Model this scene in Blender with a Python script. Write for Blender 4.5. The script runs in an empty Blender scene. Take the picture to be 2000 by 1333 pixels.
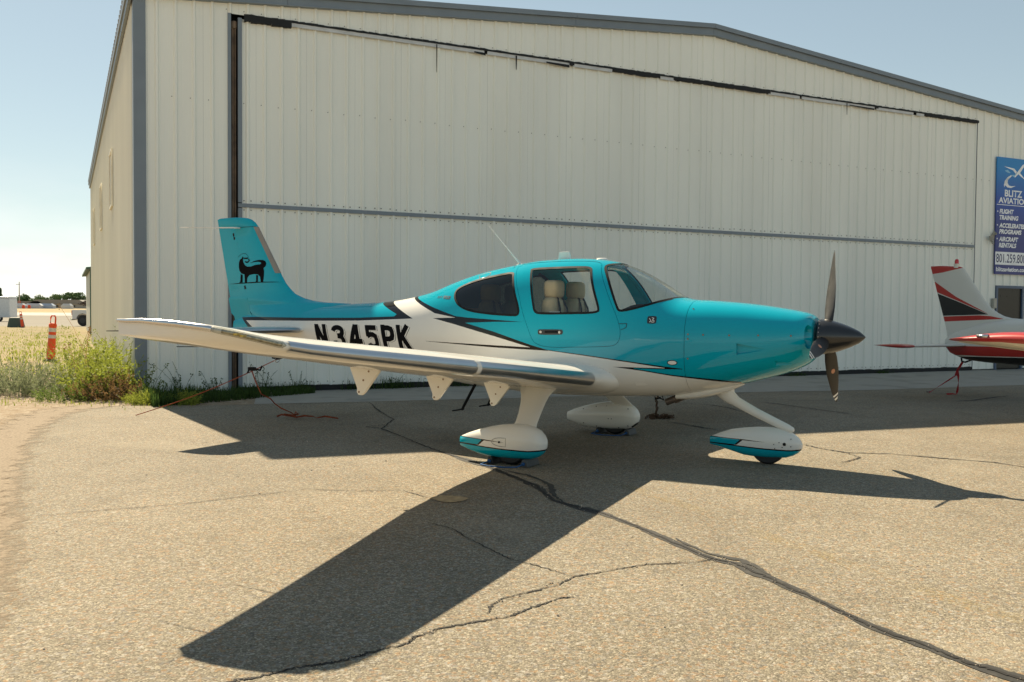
import bpy, bmesh, math, random
import numpy as np
from mathutils import Vector, Matrix
from mathutils.geometry import tessellate_polygon

# ------------------------------------------------------------------ camera, sky, sun, exposure
scn = bpy.context.scene
COL = scn.collection
CAM_H, FPX, PITCH, ROLL = 1.5, 1797.3, .0308, -.0074
cp, sp, cr, sr = math.cos(PITCH), math.sin(PITCH), math.cos(ROLL), math.sin(ROLL)
_r = Vector((1, 0, 0)); _d = Vector((0, -sp, -cp)); _f = Vector((0, cp, -sp))
c_right = cr*_r + sr*_d; c_down = -sr*_r + cr*_d
cam_data = bpy.data.cameras.new('camera'); cam = bpy.data.objects.new('camera', cam_data); COL.objects.link(cam)
cam_data.sensor_width = 36; cam_data.lens = 36*FPX/2000
cam_data.clip_start = .05; cam_data.clip_end = 9000
m = Matrix.Identity(4)
for i in range(3):
    m[i][0] = c_right[i]; m[i][1] = -c_down[i]; m[i][2] = -_f[i]
m[2][3] = CAM_H
cam.matrix_world = m
scn.camera = cam

SUNV = Vector((-.585, .925, 1.0)).normalized()          # towards the sun, behind the hangar
SUN_EL = math.asin(SUNV.z)
SUN_AZ = math.atan2(SUNV.x, SUNV.y)
world = bpy.data.worlds.new('World'); scn.world = world; world.use_nodes = True
wn = world.node_tree; wn.nodes.clear()
w_out = wn.nodes.new('ShaderNodeOutputWorld'); w_bg = wn.nodes.new('ShaderNodeBackground')
sky = wn.nodes.new('ShaderNodeTexSky'); sky.sky_type = 'NISHITA'; sky.sun_disc = False
sky.sun_elevation = SUN_EL; sky.sun_rotation = SUN_AZ; sky.altitude = 1300
sky.air_density = 1.0; sky.dust_density = .25; sky.ozone_density = 2.0
w_bg.inputs['Strength'].default_value = .085
# thin summer cloud, the same all round the horizon
tc = wn.nodes.new('ShaderNodeTexCoord'); mp = wn.nodes.new('ShaderNodeMapping'); mp.inputs['Scale'].default_value = (1, 1, 3.2)
nz = wn.nodes.new('ShaderNodeTexNoise'); nz.inputs['Scale'].default_value = 3.1; nz.inputs['Detail'].default_value = 7; nz.inputs['Roughness'].default_value = .58
rp = wn.nodes.new('ShaderNodeValToRGB'); rp.color_ramp.elements[0].position = .44; rp.color_ramp.elements[1].position = .66
sxyz = wn.nodes.new('ShaderNodeSeparateXYZ'); mr = wn.nodes.new('ShaderNodeMapRange')
mr.inputs['From Min'].default_value = .16; mr.inputs['From Max'].default_value = .02; mr.inputs['To Min'].default_value = 0; mr.inputs['To Max'].default_value = .8
mul = wn.nodes.new('ShaderNodeMath'); mul.operation = 'MULTIPLY'
mx = wn.nodes.new('ShaderNodeMix'); mx.data_type = 'RGBA'; mx.blend_type = 'MIX'
hs = wn.nodes.new('ShaderNodeHueSaturation'); hs.inputs['Saturation'].default_value = .12; hs.inputs['Value'].default_value = 1.12
L = wn.links.new
L(tc.outputs['Generated'], mp.inputs['Vector']); L(mp.outputs[0], nz.inputs['Vector']); L(nz.outputs['Fac'], rp.inputs[0])
L(tc.outputs['Generated'], sxyz.inputs[0]); L(sxyz.outputs['Z'], mr.inputs['Value'])
L(rp.outputs[0], mul.inputs[0]); L(mr.outputs[0], mul.inputs[1]); L(mul.outputs[0], mx.inputs['Factor'])
wb = wn.nodes.new('ShaderNodeHueSaturation'); wb.inputs['Saturation'].default_value = .98; wb.inputs['Value'].default_value = 1.0
wt = wn.nodes.new('ShaderNodeMix'); wt.data_type = 'RGBA'; wt.blend_type = 'MULTIPLY'; wt.inputs['Factor'].default_value = 1.0; wt.inputs['B'].default_value = (1.02, 1.0, .86, 1)
gmn = wn.nodes.new('ShaderNodeGamma'); gmn.inputs['Gamma'].default_value = .60
L(sky.outputs[0], gmn.inputs['Color']); L(gmn.outputs[0], wb.inputs['Color']); L(wb.outputs[0], wt.inputs['A'])
L(wt.outputs['Result'], hs.inputs['Color']); L(wt.outputs['Result'], mx.inputs['A']); L(hs.outputs[0], mx.inputs['B'])
L(mx.outputs['Result'], w_bg.inputs['Color']); L(w_bg.outputs[0], w_out.inputs[0])

sun_d = bpy.data.lights.new('sun', 'SUN'); sun_d.energy = 3.45; sun_d.angle = math.radians(.53); sun_d.color = (1.0, .86, .63)
sun = bpy.data.objects.new('sun', sun_d); COL.objects.link(sun)
sun.rotation_euler = SUNV.to_track_quat('Z', 'Y').to_euler(); sun.location = (-20, 30, 40)
scn.view_settings.view_transform = 'Standard'; scn.view_settings.look = 'None'
scn.view_settings.exposure = 1.6; scn.view_settings.gamma = 1.0
scn.view_settings.use_curve_mapping = False
scn.render.engine = 'CYCLES'

random.seed(7)
# ------------------------------------------------------------------ helpers
def tag(o, label=None, cat=None, group=None, kind=None):
    if label: o['label'] = label
    if cat: o['category'] = cat
    if group: o['group'] = group
    if kind: o['kind'] = kind
    return o

def empty(name, loc=(0, 0, 0), rz=0.):
    o = bpy.data.objects.new(name, None); COL.objects.link(o)
    o.empty_display_size = .2; o.location = loc; o.rotation_euler = (0, 0, rz)
    return o

def link_mesh(name, me, mats=None, parent=None, loc=None, rz=None):
    o = bpy.data.objects.new(name, me); COL.objects.link(o)
    if mats is not None:
        me.materials.clear()
        for q in (mats if isinstance(mats, (list, tuple)) else [mats]): me.materials.append(q)
    if parent: o.parent = parent
    if loc is not None: o.location = loc
    if rz is not None: o.rotation_euler = (0, 0, rz)
    return o

class MB:
    """collects shapes into one mesh"""
    def __init__(s): s.v = []; s.f = []; s.mi = []; s.m = 0
    def add(s, vs, fs):
        b = len(s.v); s.v += [tuple(q) for q in vs]
        for f in fs: s.f.append(tuple(b+i for i in f)); s.mi.append(s.m)
        return s
    def box(s, x0, x1, y0, y1, z0, z1):
        return s.add([(x0,y0,z0),(x1,y0,z0),(x1,y1,z0),(x0,y1,z0),(x0,y0,z1),(x1,y0,z1),(x1,y1,z1),(x0,y1,z1)],
                     [(0,3,2,1),(4,5,6,7),(0,1,5,4),(1,2,6,5),(2,3,7,6),(3,0,4,7)])
    def loft(s, rings, cap=True, closed=True):
        n = len(rings[0]); vs = [p for r in rings for p in r]; fs = []
        for i in range(len(rings)-1):
            for j in range(n if closed else n-1):
                k = (j+1) % n
                fs.append((i*n+j, i*n+k, (i+1)*n+k, (i+1)*n+j))
        if cap and closed:
            fs.append(tuple(range(n-1, -1, -1))); fs.append(tuple((len(rings)-1)*n+j for j in range(n)))
        return s.add(vs, fs)
    def tube(s, pts, r, n=8, cap=True, sq=1.):
        pts = [Vector(p) for p in pts]; rr = r if isinstance(r, (list, tuple)) else [r]*len(pts); rings = []
        up = Vector((0, 0, 1))
        for i, p in enumerate(pts):
            t = (pts[min(i+1, len(pts)-1)]-pts[max(i-1, 0)]).normalized()
            a = t.cross(up)
            if a.length < 1e-3: a = t.cross(Vector((1, 0, 0)))
            a.normalize(); b = a.cross(t).normalized()
            rings.append([tuple(p+a*math.cos(2*math.pi*k/n)*rr[i]+b*math.sin(2*math.pi*k/n)*rr[i]*sq) for k in range(n)])
        return s.loft(rings, cap)
    def ribbon(s, pts, w, nrm=(0, 0, 1), th=.0):
        """flat strip following pts, width w (scalar or list), facing nrm"""
        pts = [Vector(p) for p in pts]; ww = w if isinstance(w, (list, tuple)) else [w]*len(pts); nrm = Vector(nrm)
        vs = []; fs = []
        for i, p in enumerate(pts):
            t = (pts[min(i+1, len(pts)-1)]-pts[max(i-1, 0)]).normalized(); a = t.cross(nrm).normalized()
            vs += [tuple(p-a*ww[i]/2), tuple(p+a*ww[i]/2)]
            if i: b = 2*i; fs.append((b-2, b-1, b+1, b))
        return s.add(vs, fs)
    def lathe(s, prof, n=24, axis='x', c=(0, 0, 0)):
        rings = []
        for x, r in prof:
            ring = []
            for k in range(n):
                q = 2*math.pi*k/n; y, z = r*math.cos(q), r*math.sin(q)
                p = {'x': (x, y, z), 'y': (z, x, y), 'z': (y, z, x)}[axis]
                ring.append((p[0]+c[0], p[1]+c[1], p[2]+c[2]))
            rings.append(ring)
        return s.loft(rings)
    def prism(s, poly, y0, y1):
        """poly of (x,z) extruded along y"""
        n = len(poly); tri = tessellate_polygon([[Vector((p[0], p[1], 0)) for p in poly]])
        vs = [(p[0], y0, p[1]) for p in poly]+[(p[0], y1, p[1]) for p in poly]
        fs = [tuple(t) for t in tri]+[tuple(n+i for i in reversed(t)) for t in tri]
        fs += [(j, (j+1) % n, n+(j+1) % n, n+j) for j in range(n)]
        return s.add(vs, fs)
    def mesh(s, name, smooth=False, ang=None, fix=True):
        me = bpy.data.meshes.new(name); me.from_pydata(s.v, [], s.f)
        if s.mi: me.polygons.foreach_set('material_index', s.mi)
        if fix:
            bm = bmesh.new(); bm.from_mesh(me); bmesh.ops.recalc_face_normals(bm, faces=bm.faces); bm.to_mesh(me); bm.free()
        if smooth:
            me.polygons.foreach_set('use_smooth', [True]*len(me.polygons))
            if ang: me.set_sharp_from_angle(angle=math.radians(ang))
        me.update(); return me
    def build(s, name, mats, parent=None, smooth=False, ang=None, loc=None, rz=None, bevel=0, fix=True):
        o = link_mesh(name, s.mesh(name, smooth, ang, fix), mats, parent, loc, rz)
        if bevel:
            bv = o.modifiers.new('bevel', 'BEVEL'); bv.width = bevel; bv.segments = 2; bv.limit_method = 'ANGLE'
        return o

# ------------------------------------------------------------------ materials
def new_mat(name):
    q = bpy.data.materials.new(name); q.use_nodes = True
    nt = q.node_tree; nt.nodes.clear()
    o = nt.nodes.new('ShaderNodeOutputMaterial'); b = nt.nodes.new('ShaderNodeBsdfPrincipled')
    nt.links.new(b.outputs[0], o.inputs[0])
    return q, nt, b
def N(nt, typ, **kw):
    n = nt.nodes.new(typ)
    for k, v in kw.items():
        if k in n.inputs: n.inputs[k].default_value = v
        else: setattr(n, k, v)
    return n
def mixc(nt, fac, a, b, blend='MIX'):
    n = nt.nodes.new('ShaderNodeMix'); n.data_type = 'RGBA'; n.blend_type = blend
    for sock, v in (('Factor', fac), ('A', a), ('B', b)):
        if hasattr(v, 'is_output'): nt.links.new(v, n.inputs[sock])
        else: n.inputs[sock].default_value = v if sock == 'Factor' else (*v[:3], 1)
    return n.outputs['Result']
def ramp(nt, src, stops):
    n = nt.nodes.new('ShaderNodeValToRGB'); e = n.color_ramp.elements
    while len(e) < len(stops): e.new(.5)
    for i, (p, c) in enumerate(stops):
        e[i].position = p; e[i].color = (*c, 1) if isinstance(c, (tuple, list)) else (c, c, c, 1)
    nt.links.new(src, n.inputs[0]); return n.outputs[0]
def pmat(name, col, rough=.5, metal=0., coat=0., var=.06, scale=6., bump=0., bscale=60., spec=.5, stretch=None, dirt=None):
    q, nt, b = new_mat(name)
    t = N(nt, 'ShaderNodeTexCoord'); src = t.outputs['Object']
    if stretch:
        mpn = N(nt, 'ShaderNodeMapping'); mpn.inputs['Scale'].default_value = stretch
        nt.links.new(src, mpn.inputs[0]); src = mpn.outputs[0]
    nn = N(nt, 'ShaderNodeTexNoise', Scale=scale, Detail=5.); nt.links.new(src, nn.inputs['Vector'])
    lo = tuple(c*(1-var*2) for c in col); hi = tuple(min(1, c*(1+var*2)) for c in col)
    c = ramp(nt, nn.outputs['Fac'], [(.25, lo), (.75, hi)])
    if dirt:
        n2 = N(nt, 'ShaderNodeTexNoise', Scale=dirt[1], Detail=6.); nt.links.new(src, n2.inputs['Vector'])
        f = ramp(nt, n2.outputs['Fac'], [(dirt[2], 0.), (dirt[3], 1.)])
        c = mixc(nt, f, c, dirt[0])
    nt.links.new(c, b.inputs['Base Color'])
    r = ramp(nt, nn.outputs['Fac'], [(.2, max(0, rough*.85)), (.8, min(1, rough*1.15))]); nt.links.new(r, b.inputs['Roughness'])
    b.inputs['Metallic'].default_value = metal; b.inputs['Coat Weight'].default_value = coat; b.inputs['Coat Roughness'].default_value = .04
    b.inputs['Specular IOR Level'].default_value = spec
    if bump:
        n3 = N(nt, 'ShaderNodeTexNoise', Scale=bscale, Detail=4.); nt.links.new(src, n3.inputs['Vector'])
        bp = N(nt, 'ShaderNodeBump', Strength=bump, Distance=.01); nt.links.new(n3.outputs['Fac'], bp.inputs['Height']); nt.links.new(bp.outputs[0], b.inputs['Normal'])
    return q
def glass(name, tint, rough=.0, gloss=1.):
    """thin sheet: tinted see-through with a Schlick reflection, the same from both sides"""
    q = bpy.data.materials.new(name); q.use_nodes = True; nt = q.node_tree; nt.nodes.clear(); lk = nt.links.new
    o = N(nt, 'ShaderNodeOutputMaterial'); tr = N(nt, 'ShaderNodeBsdfTransparent'); gl = N(nt, 'ShaderNodeBsdfGlossy'); gl.inputs['Roughness'].default_value = rough
    ge = N(nt, 'ShaderNodeNewGeometry'); dt = N(nt, 'ShaderNodeVectorMath', operation='DOT_PRODUCT'); lk(ge.outputs['Normal'], dt.inputs[0]); lk(ge.outputs['Incoming'], dt.inputs[1])
    def mt(op, a, b=None):
        n = N(nt, 'ShaderNodeMath', operation=op)
        for i, v in enumerate((a, b)):
            if v is None: continue
            if hasattr(v, 'is_output'): lk(v, n.inputs[i])
            else: n.inputs[i].default_value = v
        return n.outputs[0]
    f = mt('ADD', mt('MULTIPLY', mt('POWER', mt('SUBTRACT', 1., mt('ABSOLUTE', dt.outputs['Value'])), 5.), .92*gloss), .06*gloss)
    ms = N(nt, 'ShaderNodeMixShader'); t = N(nt, 'ShaderNodeTexCoord'); nn = N(nt, 'ShaderNodeTexNoise', Scale=2.5, Detail=4.); lk(t.outputs['Object'], nn.inputs['Vector'])
    c = ramp(nt, nn.outputs['Fac'], [(.3, tuple(x*.95 for x in tint)), (.7, tint)]); lk(c, tr.inputs['Color'])
    lk(f, ms.inputs[0]); lk(tr.outputs[0], ms.inputs[1]); lk(gl.outputs[0], ms.inputs[2]); lk(ms.outputs[0], o.inputs[0])
    return q

TEAL = (.0, .365, .475); PWHITE = (.83, .80, .73); PBLACK = (.008, .008, .009)
def paint(name, base, layers, coat=.8, rough=.28, ymin=None, free=()):
    """paint scheme on object coordinates: each layer is (colour, upper[(x,z)], lower[(x,z)]); the ends of the lists bound x"""
    q, nt, b = new_mat(name); lk = nt.links.new
    t = N(nt, 'ShaderNodeTexCoord'); s = N(nt, 'ShaderNodeSeparateXYZ'); lk(t.outputs['Object'], s.inputs[0])
    nn = N(nt, 'ShaderNodeTexNoise', Scale=1.7, Detail=5.); lk(t.outputs['Object'], nn.inputs['Vector'])
    cur = None; colr = base
    def mth(op, a, bb):
        n = N(nt, 'ShaderNodeMath', operation=op)
        for i, v in enumerate((a, bb)):
            if hasattr(v, 'is_output'): lk(v, n.inputs[i])
            else: n.inputs[i].default_value = v
        return n.outputs[0]
    Z0, Z1 = -.2, 3.2
    def curve(pts):
        x0, x1 = pts[0][0], pts[-1][0]
        n = N(nt, 'ShaderNodeFloatCurve'); cv = n.mapping.curves[0]; n.mapping.use_clip = False; n.mapping.extend = 'HORIZONTAL'
        P = [((x-x0)/(x1-x0), (z-Z0)/(Z1-Z0)) for x, z in pts]
        cv.points[0].location = P[0]; cv.points[1].location = P[-1]
        for p in P[1:-1]: cv.points.new(*p)
        for p in cv.points: p.handle_type = 'VECTOR'
        n.mapping.update()
        lk(mth('DIVIDE', mth('SUBTRACT', s.outputs['X'], x0), x1-x0), n.inputs['Value'])
        return mth('ADD', mth('MULTIPLY', n.outputs[0], Z1-Z0), Z0)
    for li, (col, up, lo) in enumerate(layers):
        ref = up or lo; x0, x1 = ref[0][0], ref[-1][0]
        f = mth('MULTIPLY', mth('GREATER_THAN', s.outputs['X'], x0), mth('LESS_THAN', s.outputs['X'], x1))
        if up: f = mth('MULTIPLY', f, mth('LESS_THAN', s.outputs['Z'], curve(up)))
        if lo: f = mth('MULTIPLY', f, mth('GREATER_THAN', s.outputs['Z'], curve(lo)))
        if ymin is not None and li not in free: f = mth('MULTIPLY', f, mth('GREATER_THAN', s.outputs['Y'], ymin))
        colr = mixc(nt, f, colr, col)
    if not hasattr(colr, 'is_output'): colr = mixc(nt, 0., colr, colr)
    d = ramp(nt, nn.outputs['Fac'], [(.3, .95), (.7, 1.0)])
    c = mixc(nt, 1., colr, d, 'MULTIPLY'); lk(c, b.inputs['Base Color'])
    b.inputs['Roughness'].default_value = rough; b.inputs['Specular IOR Level'].default_value = .0 if coat > .7 else .3; b.inputs['Coat Weight'].default_value = coat; b.inputs['Coat Roughness'].default_value = .03
    return q
# ------------------------------------------------------------------ ground
def ground_mat():
    q, nt, b = new_mat('ground_earth'); lk = nt.links.new
    t = N(nt, 'ShaderNodeTexCoord'); s = N(nt, 'ShaderNodeSeparateXYZ'); lk(t.outputs['Object'], s.inputs[0])
    n1 = N(nt, 'ShaderNodeTexNoise', Scale=.35, Detail=6.); n2 = N(nt, 'ShaderNodeTexNoise', Scale=7., Detail=6.); v = N(nt, 'ShaderNodeTexVoronoi', Scale=38.); n4 = N(nt, 'ShaderNodeTexNoise', Scale=.03, Detail=5.)
    for n in (n1, n2, v, n4): lk(t.outputs['Object'], n.inputs['Vector'])
    dirt = ramp(nt, n2.outputs['Fac'], [(.3, (.20, .145, .09)), (.5, (.27, .20, .13)), (.7, (.33, .26, .175))])
    peb = ramp(nt, v.outputs['Color'], [(0, (.15, .12, .09)), (.55, (.30, .24, .17)), (1, (.46, .40, .31))])
    pf = ramp(nt, n2.outputs['Fac'], [(.42, 0.), (.58, .8)]); near = mixc(nt, pf, dirt, peb)
    dry = ramp(nt, n1.outputs['Fac'], [(.35, (.21, .165, .085)), (.55, (.27, .215, .115)), (.7, (.16, .16, .065))])
    tar = ramp(nt, n4.outputs['Fac'], [(.3, (.20, .18, .15)), (.7, (.25, .225, .185))])
    con = ramp(nt, n4.outputs['Fac'], [(.3, (.40, .38, .34)), (.7, (.46, .44, .39))])
    gold = ramp(nt, n4.outputs['Fac'], [(.3, (.30, .23, .12)), (.7, (.36, .28, .15))])
    wob = N(nt, 'ShaderNodeMath', operation='MULTIPLY_ADD'); lk(n1.outputs['Fac'], wob.inputs[0]); wob.inputs[1].default_value = 9.; lk(s.outputs['Y'], wob.inputs[2])
    def band(y0, soft):
        mrn = N(nt, 'ShaderNodeMapRange'); mrn.inputs['From Min'].default_value = y0; mrn.inputs['From Max'].default_value = y0+soft
        lk(wob.outputs[0], mrn.inputs['Value']); return mrn.outputs[0]
    c = mixc(nt, band(22, 8), near, dry); c = mixc(nt, band(82, 5), c, tar); c = mixc(nt, band(205, 6), c, con); c = mixc(nt, band(290, 15), c, gold)
    lk(c, b.inputs['Base Color']); b.inputs['Roughness'].default_value = .95; b.inputs['Specular IOR Level'].default_value = .15
    bp = N(nt, 'ShaderNodeBump', Strength=.35, Distance=.015); lk(n2.outputs['Fac'], bp.inputs['Height']); lk(bp.outputs[0], b.inputs['Normal'])
    return q
def asphalt_mat():
    q, nt, b = new_mat('weathered_asphalt'); lk = nt.links.new
    t = N(nt, 'ShaderNodeTexCoord')
    v = N(nt, 'ShaderNodeTexVoronoi', Scale=120.); v2 = N(nt, 'ShaderNodeTexVoronoi', Scale=58.); n5 = N(nt, 'ShaderNodeTexNoise', Scale=.9, Detail=3., Distortion=.8); n1 = N(nt, 'ShaderNodeTexNoise', Scale=.55, Detail=6.); n2 = N(nt, 'ShaderNodeTexNoise', Scale=24., Detail=5.); n3 = N(nt, 'ShaderNodeTexNoise', Scale=2.4, Detail=7.)
    for n in (v, v2, n1, n2, n3, n5): lk(t.outputs['Object'], n.inputs['Vector'])
    sv = N(nt, 'ShaderNodeSeparateColor'); lk(v.outputs['Color'], sv.inputs[0])
    st = ramp(nt, sv.outputs[0], [(0, (.142, .121, .088)), (.3, (.204, .175, .127)), (.62, (.246, .212, .154)), (.86, (.302, .262, .19)), (.97, (.42, .368, .272))])
    sv2 = N(nt, 'ShaderNodeSeparateColor'); lk(v2.outputs['Color'], sv2.inputs[0])
    warm = ramp(nt, sv2.outputs[1], [(.62, 0.), (.72, .65)]); wc = ramp(nt, sv2.outputs[2], [(0, (.33, .205, .10)), (.35, (.28, .20, .14)), (.6, (.44, .41, .35)), (1, (.12, .11, .10))])
    c = mixc(nt, warm, st, wc)
    gap = ramp(nt, v.outputs['Distance'], [(.45, 1.), (.8, .76)]); c = mixc(nt, 1., c, gap, 'MULTIPLY')
    fine = ramp(nt, n2.outputs['Fac'], [(.3, .84), (.7, 1.12)]); c = mixc(nt, 1., c, fine, 'MULTIPLY')
    big = ramp(nt, n1.outputs['Fac'], [(.32, .86), (.55, 1.0), (.75, 1.09)]); c = mixc(nt, 1., c, big, 'MULTIPLY')
    stain = ramp(nt, n3.outputs['Fac'], [(.30, .90), (.45, 1.), (.7, 1.04)]); c = mixc(nt, 1., c, stain, 'MULTIPLY')
    oil = ramp(nt, n5.outputs['Fac'], [(.66, 1.), (.72, .84), (.80, .70)]); c = mixc(nt, 1., c, oil, 'MULTIPLY')
    pale = ramp(nt, n5.outputs['Fac'], [(.24, .30), (.36, 0.)]); c = mixc(nt, pale, c, (.36, .31, .225))
    lk(c, b.inputs['Base Color']); b.inputs['Roughness'].default_value = .92; b.inputs['Specular IOR Level'].default_value = .2
    bp = N(nt, 'ShaderNodeBump', Strength=.45, Distance=.006, invert=True); lk(v.outputs['Distance'], bp.inputs['Height'])
    bp2 = N(nt, 'ShaderNodeBump', Strength=.35, Distance=.02); lk(n2.outputs['Fac'], bp2.inputs['Height']); lk(bp.outputs[0], bp2.inputs['Normal']); lk(bp2.outputs[0], b.inputs['Normal'])
    return q
M_EARTH = ground_mat(); M_ASPH = asphalt_mat()
M_CONC = pmat('concrete_slab', (.30, .28, .24), .9, var=.05, scale=3, bump=.2, bscale=40, dirt=((.20, .19, .16), 1.3, .52, .72))
M_CRACK = pmat('open_crack', (.014, .012, .010), .95, var=.25, scale=40, dirt=((.06, .05, .035), 9, .6, .7))
M_SEAL = pmat('crack_sealant', (.030, .028, .024), .8, var=.15, scale=9, dirt=((.06, .053, .043), 12, .55, .7))
def far_z(y): return float(np.interp(y, [90, 200, 300, 620, 3000], [0, .12, .45, 2.1, 9]))
g = MB(); ys = [-40, 0, 12, 30, 60, 90, 140, 200, 250, 300, 400, 620, 1200, 3000]; xs = [-1800, -500, -200, -60, -20, 0, 20, 60, 200, 500, 1800]
g.add([(x, y, -.006+far_z(y)) for y in ys for x in xs], [(j*11+i, j*11+i+1, (j+1)*11+i+1, (j+1)*11+i) for j in range(len(ys)-1) for i in range(10)])
tag(g.build('ground', M_EARTH, fix=False), kind='structure')
rnd = random.Random(3)
def jag(pts, amp, n=8, seed=0):
    r = random.Random(seed); out = []
    for (x0, y0), (x1, y1) in zip(pts[:-1], pts[1:]):
        for k in range(n):
            t_ = k/n; out.append((x0+(x1-x0)*t_+r.uniform(-amp, amp), y0+(y1-y0)*t_+r.uniform(-amp, amp)))
    out.append(pts[-1]); return out
edge = [(-1.6, -3.0), (-2.1, 1.5), (-2.45, 4.13), (-3.04, 5.39), (-3.74, 6.76), (-4.62, 8.49), (-5.38, 10.1), (-6.01, 11.65), (-6.42, 13.09), (-6.45, 13.79), (-6.14, 14.35), (-5.21, 14.3), (-4.13, 14.72)]
slab = [(-4.13, 14.72), (-2.46, 15.24), (.01, 16.12), (4.43, 17.64), (7.19, 18.4), (11.19, 20.07), (20, 23.9)]
apoly = jag(edge, .02, 5, 5)+slab[1:]+[(40, 32), (40, -20), (-1.6, -20)]
def flat_poly(name, poly, z, mat, parent=None):
    tri = tessellate_polygon([[Vector((x, y, 0)) for x, y in poly]])
    b = MB(); b.add([(x, y, z) for x, y in poly], [tuple(t) for t in tri])
    o = b.build(name, mat, parent, fix=False)
    for p in o.data.polygons:
        if p.normal.z < 0: p.flip()
    return o
apron = tag(flat_poly('apron', apoly, 0., M_ASPH), kind='structure')
spoly = slab+[(24, 30), (18.0, 30.0), (-4.9, 18.3), (-4.35, 15.6)]
tag(flat_poly('concrete_slab', spoly, .004, M_CONC), kind='structure')
def crack(name, pts, w, mat, z=.004, amp=.025, n=14, seed=1, taper=True):
    r = random.Random(seed); path = jag(pts, amp, n, seed); b = MB(); k = len(path); ww = []
    for i in range(k):
        e = min(1, min(i, k-1-i)/6+.15) if taper else 1
        ph = .5+.5*math.sin(i*.37+seed)*math.sin(i*.11+2*seed); ww.append(w*e*(.4+.8*ph)*r.uniform(.75, 1.2))
    b.ribbon([(x, y, z) for x, y in path], ww)
    o = b.build(name, mat, apron, fix=False)
    for p in o.data.polygons:
        if p.normal.z < 0: p.flip()
    return o
main = [(-2.35, 15.21), (-2.08, 14.1), (-1.64, 12.77), (-1.66, 11.75), (-1.19, 10.73), (-.82, 9.95), (-.49, 9.37), (-.19, 8.83), (.06, 8.29), (.23, 7.88), (.34, 7.32), (.52, 7.06), (.7, 6.83), (.88, 6.46), (1.01, 6.13), (1.23, 5.6), (1.36, 5.48), (1.47, 5.19), (1.62, 4.78), (1.74, 4.39), (1.88, 4.15), (1.99, 3.91), (2.12, 3.75), (2.19, 3.64), (2.6, 3.1), (3.2, 2.4)]
crack('crack_seal', main[5:], .095, M_SEAL, .003, .006, 5, 21)
crack('crack', main, .024, M_CRACK, .006, .012, 12, 22)
crack('crack_seal', [(-.1, 8.75), (.16, 8.45), (.34, 8.0), (.36, 7.5), (.42, 7.2)], .05, M_SEAL, .0045, .012, 8, 23)
crack('crack_seal', [(1.1, 6.1), (1.23, 5.72), (1.42, 5.55), (1.5, 5.25)], .05, M_SEAL, .0045, .01, 8, 24)
for i, (w, pts) in enumerate([
    (.014, [(-1.18, 3.64), (-1.0, 3.75), (-.88, 3.83), (-.76, 3.88), (-.7, 3.92), (-.62, 4.0), (-.46, 4.12), (-.44, 4.2), (-.33, 4.32), (-.17, 4.41), (0, 4.5), (.1, 4.63), (.26, 4.79), (.34, 4.82)]),
    (.011, [(-.11, 4.53), (-.1, 4.65), (-.04, 4.78), (.1, 4.89), (.27, 5.03), (.36, 5.19), (.57, 5.31), (.82, 5.46), (1.09, 5.5), (1.24, 5.59)]),
    (.009, [(-.61, 6.53), (-.41, 6.34), (-.29, 6.08), (-.13, 5.78), (0, 5.55), (.15, 5.42), (.36, 5.19)]),
    (.009, [(-3.44, 6.62), (-3.14, 6.79), (-2.81, 6.94), (-2.5, 7.1), (-2.16, 7.37), (-1.71, 7.71), (-1.32, 7.64), (-.91, 7.68), (-.66, 7.37)]),
    (.03, [(3.38, 10.59), (3.47, 10.28), (3.65, 9.98), (4.09, 9.93), (4.53, 9.64), (4.96, 9.39), (5.3, 8.7), (5.8, 8.0)]),
    (.03, [(2.3, 15.83), (2.85, 15.42), (3.31, 15.12), (3.46, 14.72), (3.57, 14.04)]),
    (.03, [(4.24, 15.8), (4.62, 15.05), (4.97, 14.29), (5.17, 13.87)]),
    (.03, [(2.17, 12.77), (2.46, 12.21), (2.75, 11.7)]),
    (.05, [(7.68, 16.06), (8.18, 16.29), (9.04, 17.05), (9.36, 17.29)]),
    (.018, [(3.65, 9.98), (3.67, 9.63), (3.48, 9.42), (3.33, 9.29)]),
    (.02, [(-1.62, 12.2), (-1.9, 11.9), (-1.66, 11.75)])]):
    crack('crack', pts, w*1.15, M_CRACK, .0035+.0004*i, min(.012, w*.7), 12, 40+i)
# worn yellow taxi line: paint left in the low spots only
def worn_yellow():
    q, nt, b = new_mat('worn_yellow_paint'); lk = nt.links.new
    t = N(nt, 'ShaderNodeTexCoord'); n = N(nt, 'ShaderNodeTexNoise', Scale=55., Detail=6., Roughness=.7); n2 = N(nt, 'ShaderNodeTexNoise', Scale=2.2, Detail=5.)
    for k in (n, n2): lk(t.outputs['Object'], k.inputs['Vector'])
    a = ramp(nt, n.outputs['Fac'], [(.45, 0.), (.62, .42)]); a2 = ramp(nt, n2.outputs['Fac'], [(.36, .10), (.60, 1.)])
    mu = mixc(nt, 1., a, a2, 'MULTIPLY'); lk(mu, b.inputs['Alpha'])
    b.inputs['Base Color'].default_value = (.42, .29, .09, 1); b.inputs['Roughness'].default_value = .9
    return q
yb = MB(); yb.ribbon([(x, y, .0026) for x, y in [(.83, 8.19), (1.13, 7.69), (1.53, 6.77), (1.74, 6.18), (1.94, 5.74), (2.1, 5.33), (2.25, 5.0), (2.39, 4.71), (2.52, 4.52), (2.75, 4.2), (3.1, 3.7)]], .15)
yo = yb.build('painted_line', worn_yellow(), apron, fix=False)
M_PATCH = pmat('sandy_patch', (.36, .27, .15), .95, var=.15, scale=20, bump=.4, bscale=90)
flat_poly('base_patch', jag([(-.66, 7.35), (-.58, 7.47), (-.45, 7.46), (-.34, 7.38), (-.38, 7.24), (-.51, 7.19), (-.66, 7.35)], .012, 4, 9)[:-1], .0055, M_PATCH, apron)
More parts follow.
